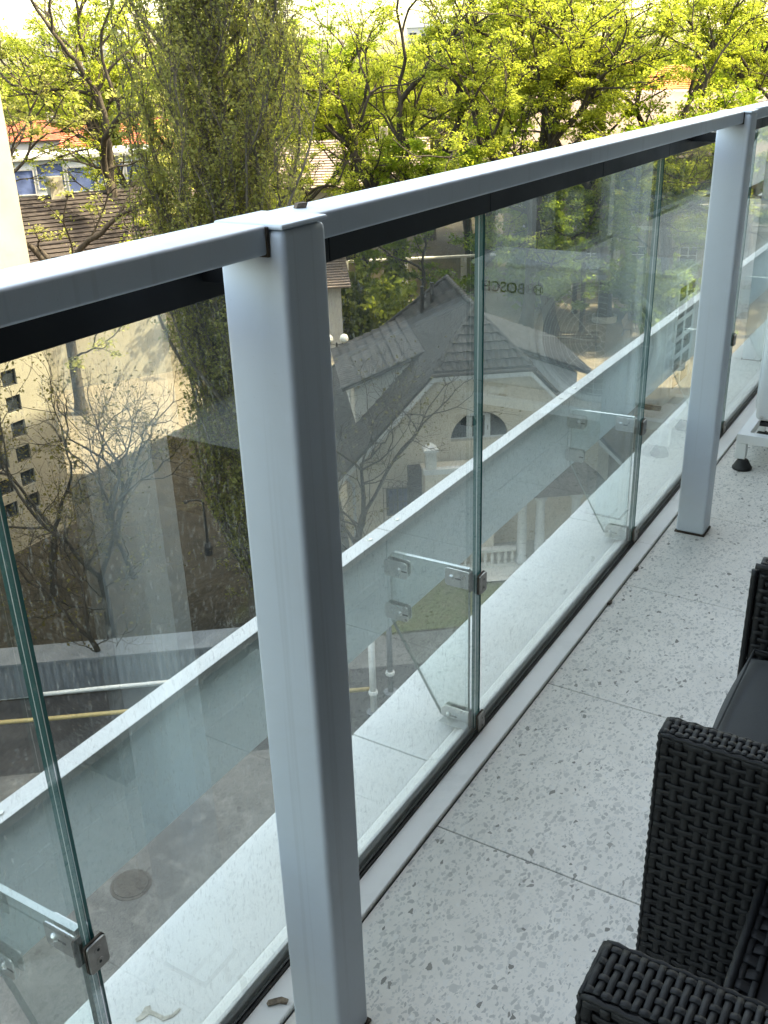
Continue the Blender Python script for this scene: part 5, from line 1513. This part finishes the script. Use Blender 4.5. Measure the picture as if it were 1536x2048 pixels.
PT = [park_tree(11, 22, 0.42, 8.4, 0.078, 30000), park_tree(23, 21, 0.38, 9.2, 0.074, 29000), park_tree(37, 23, 0.44, 7.6, 0.078, 31000), park_tree(52, 21, 0.36, 9.6, 0.074, 28000),
      park_tree(71, 22, 0.38, 7.2, 0.082, 31000, mat=leaf_green)]
PTL = [
    (2, (-31.4, 52.4), 0.3, 1.02, 'large forked park tree whose twin trunk stands behind the house ridge at left'),
    (0, (-33.2, 50.6), 2.2, 0.93, 'park tree with dark straight trunk just left of the twin-trunked tree'),
    (1, (-27.2, 55.6), 4.0, 1.00, 'park tree with crooked dark trunk in the middle of the row'),
    (3, (-23.3, 54.0), 1.2, 1.04, 'park tree rising behind the courtyard house ridge, right of the middle'),
    (0, (-21.2, 53.0), 5.1, 0.98, 'park tree with thick grey trunk beside the sandy path'),
    (2, (-19.64, 57.36), 3.6, 1.0, 'park tree whose foot stands in the white ring planter'),
    (1, (-15.6, 56.8), 0.9, 1.03, 'leaning park tree with spreading boughs near the far railing post'),
    (3, (-12.6, 61.5), 2.7, 1.0, 'park tree at the right edge above the far railing post'),
    (2, (-9.0, 58.0), 1.9, 0.95, 'rightmost park tree, partly cut off by the picture edge'),
    (4, (-37.5, 57.0), 0.5, 0.95, 'green park tree behind the ochre yard wall'),
    (0, (-42.5, 55.0), 3.3, 1.0, 'bright yellow-green tree right behind the poplar'),
    (2, (-39.5, 49.0), 4.4, 0.9, 'yellow-green tree filling the gap right of the poplar'),
    (3, (-48.0, 46.5), 5.5, 0.92, 'yellow-green tree just left of the poplar, behind it'),
    (1, (-34.0, 68.0), 2.0, 1.0, 'tree of the second row behind the ochre wall'),
    (4, (-26.0, 72.0), 4.9, 1.0, 'green tree of the second row beside the long pale roof'),
    (0, (-6.0, 70.0), 0.2, 1.0, 'second row tree near the right picture edge'),
    (3, (-52.0, 62.0), 1.0, 1.0, 'second row tree far behind the poplar'),
    (4, (-18.0, 76.0), 2.4, 0.95, 'green tree standing beside the far right corner of the villa'),
    (0, (-44.0, 80.0), 0.7, 1.0, 'tree of the third row left of the orange roofs'),
    (4, (-36.0, 88.0), 3.9, 1.0, 'green tree of the third row below the white skyline block'),
    (2, (-10.0, 92.0), 5.0, 0.95, 'tree of the third row right of the orange roofed houses'),
    (1, (-60.0, 76.0), 1.6, 0.95, 'tree of the third row behind the poplar crown'),
    (4, (-68.0, 52.0), 0.2, 0.85, 'green tree at the far left beside the blue glazed building'),
]
for k, (i, (x, y), rz, sc, lb) in enumerate(PTL):
    stand('park_tree', PT[i], lb, 'tree', (x, y, ZG), rz, sc, 'leafing park trees')
YT = park_tree(61, 12.5, 0.17, 4.2, 0.10, 15000, mat=leaf_green, spread=1.1, levels=5)
for k, (x, y, rz, sc, lb) in enumerate(((-24.8, 51.2, 0.0, 1.0, 'young green tree close behind the house ridge'), (-19.6, 53.6, 2.0, 1.05, 'young green tree in front of the villa windows'), (-28.2, 50.4, 4.1, 0.9, 'young green tree behind the left slope of the house roof'),
                                          (-15.2, 54.2, 1.1, 1.1, 'young green tree before the balustraded villa balcony'), (-22.0, 58.5, 3.0, 1.0, 'young green tree against the villa wall between the old trunks'), (-35.0, 44.8, 5.2, 0.95, 'young green tree right beside the poplar foot'))):
    stand('young_tree', YT, lb, 'tree', (x, y, ZG), rz, sc, 'young green trees')
# big sparse tree at the left, gnarled dark limbs
LT = park_tree(93, 25, 0.36, 9.8, 0.085, 15000, mat=leaf_spring, spread=1.0, bare=0.25, wob=0.2)
stand('gnarled_tree', LT, 'gnarled tree with dark winding limbs and sparse young leaves at left', 'tree', (-39.6, 37.4, ZG), 1.2, 1.0)
LT2 = park_tree(95, 20, 0.30, 7.0, 0.09, 12000, mat=leaf_poplar, spread=1.2, bare=0.2, wob=0.2)
stand('olive_tree', LT2, 'olive-leaved tree with drooping boughs above the cream building corner', 'tree', (-44.5, 32.0, ZG), 0.4, 1.0)
stand('olive_tree', LT2, 'olive-leaved tree screening the brown tiled roof beside the cream corner', 'tree', (-35.6, 30.4, ZG), 2.6, 0.92)
stand('park_tree', PT[0], 'bright yellow-green tree filling the gap between gnarled tree and poplar', 'tree', (-45.0, 42.6, ZG), 1.4, 0.95, 'leafing park trees')
# the poplar
PP = poplar_tree(5)
stand('poplar_tree', PP, 'tall dull green columnar poplar close behind the near railing post', 'tree', (-15.95, 19.0, ZG), 0.0, (1.1, 1.1, 1.0))
# small bare courtyard trees
B1 = park_tree(131, 9.0, 0.14, 2.6, 0.05, 2600, mat=leaf_bud, bk=bark, spread=1.15, levels=6, bare=0.3, wob=0.2)
stand('bare_tree', B1, 'small almost bare tree with opening buds in the shaded yard at left', 'tree', (-19.3, 16.2, ZG), 0.0, 1.0)
B2 = park_tree(137, 8.5, 0.13, 2.4, 0.045, 900, mat=leaf_bud, bk=bark, spread=1.25, levels=6, bare=0.4, wob=0.2)
stand('bare_tree', B2, 'bare tree whose twigs reach across the left eaves of the courtyard house', 'tree', (-15.3, 22.3, ZG), 1.0, 1.0)
stand('bare_tree', B1, 'bare tree in front of the cream building windows', 'tree', (-22.8, 17.2, ZG), 2.2, 0.92)
for x, y, rz, sc, lb in ((-21.5, 19.4, 3.1, 0.8, 'low bare tree beside the thin bent-arm lamp post'), (-17.9, 14.9, 4.4, 0.72, 'low bare tree close behind the corrugated fence'), (-23.9, 20.8, 0.6, 0.85, 'bare tree nearest the end corner of the cream building'), (-14.2, 21.2, 5.3, 0.8, 'bare tree hidden partly by the near railing post')):
    stand('bare_tree', B2, lb, 'tree', (x, y, ZG), rz, sc)
# bushes and evergreens
BU = [bush(3), bush(7, 1.4, 2.0, 5000), bush(9, 1.8, 3.0, 7000, 0.15, leaf_spring)]
for k, (i, x, y, sc, lb) in enumerate((
        (0, -33.0, 46.5, 1.5, 'round green bush below the yellow-green trees left of the house'),
        (2, -30.0, 47.8, 1.3, 'yellow-green bush at the foot of the twin-trunked tree'),
        (1, -35.8, 47.0, 1.7, 'green bush close to the poplar, left of the other bushes'),
        (1, -17.8, 59.5, 1.5, 'green bush beside the ring planter'),
        (0, -14.2, 53.0, 1.4, 'green bush near the right villa corner'),
        (1, -24.6, 58.8, 1.6, 'dark green bush at the foot of the villa'),
        (0, -38.8, 44.2, 1.3, 'green bush right beside the white low building'))):
    stand('bush', BU[i], lb, 'bush', (x, y, ZG), k * 1.3, sc, 'park bushes', ('stems', 'foliage'))
CF = conifer(4); CG = conifer(8, 7.0, 1.3, 7000, leaf_gold, 0.13)
stand('yew_tree', CF, 'dark evergreen conifer among the park trees right of the middle', 'tree', (-25.4, 60.8, ZG), 0.0, 1.25)
stand('yew_tree', CF, 'dark conifer at the far left behind the gnarled tree', 'tree', (-62.0, 60.0, ZG), 1.0, 1.6)
stand('golden_conifer', CG, 'small golden yellow conifer behind the gnarled left tree', 'tree', (-50.0, 45.5, ZG), 0.0, 1.1)
# far wood along the skyline: one mass
rg = np.random.RandomState(77)
C = []
for k in range(620):
    az = R(rg.uniform(-66, 8)); d = rg.uniform(125, 330)
    c = np.array([math.sin(az) * d, math.cos(az) * d, ZG + rg.uniform(5.5, 10.0) + (d - 125) * 0.012])
    q = rg.normal(0, 1, (46, 3)); q /= np.linalg.norm(q, axis=1)[:, None]
    C.append(c + q * rg.uniform(0.6, 1.0, (46, 1)) * np.array([4.2, 4.2, 5.0]))
fw = bpy.data.objects.new('far_woodland', leaf_mesh('far_woodland', np.concatenate(C), 1.5, leaf_far, rg, 0.4))
link(fw)
tag(fw, 'hazy green woodland along the far skyline', 'woodland', kind='stuff')
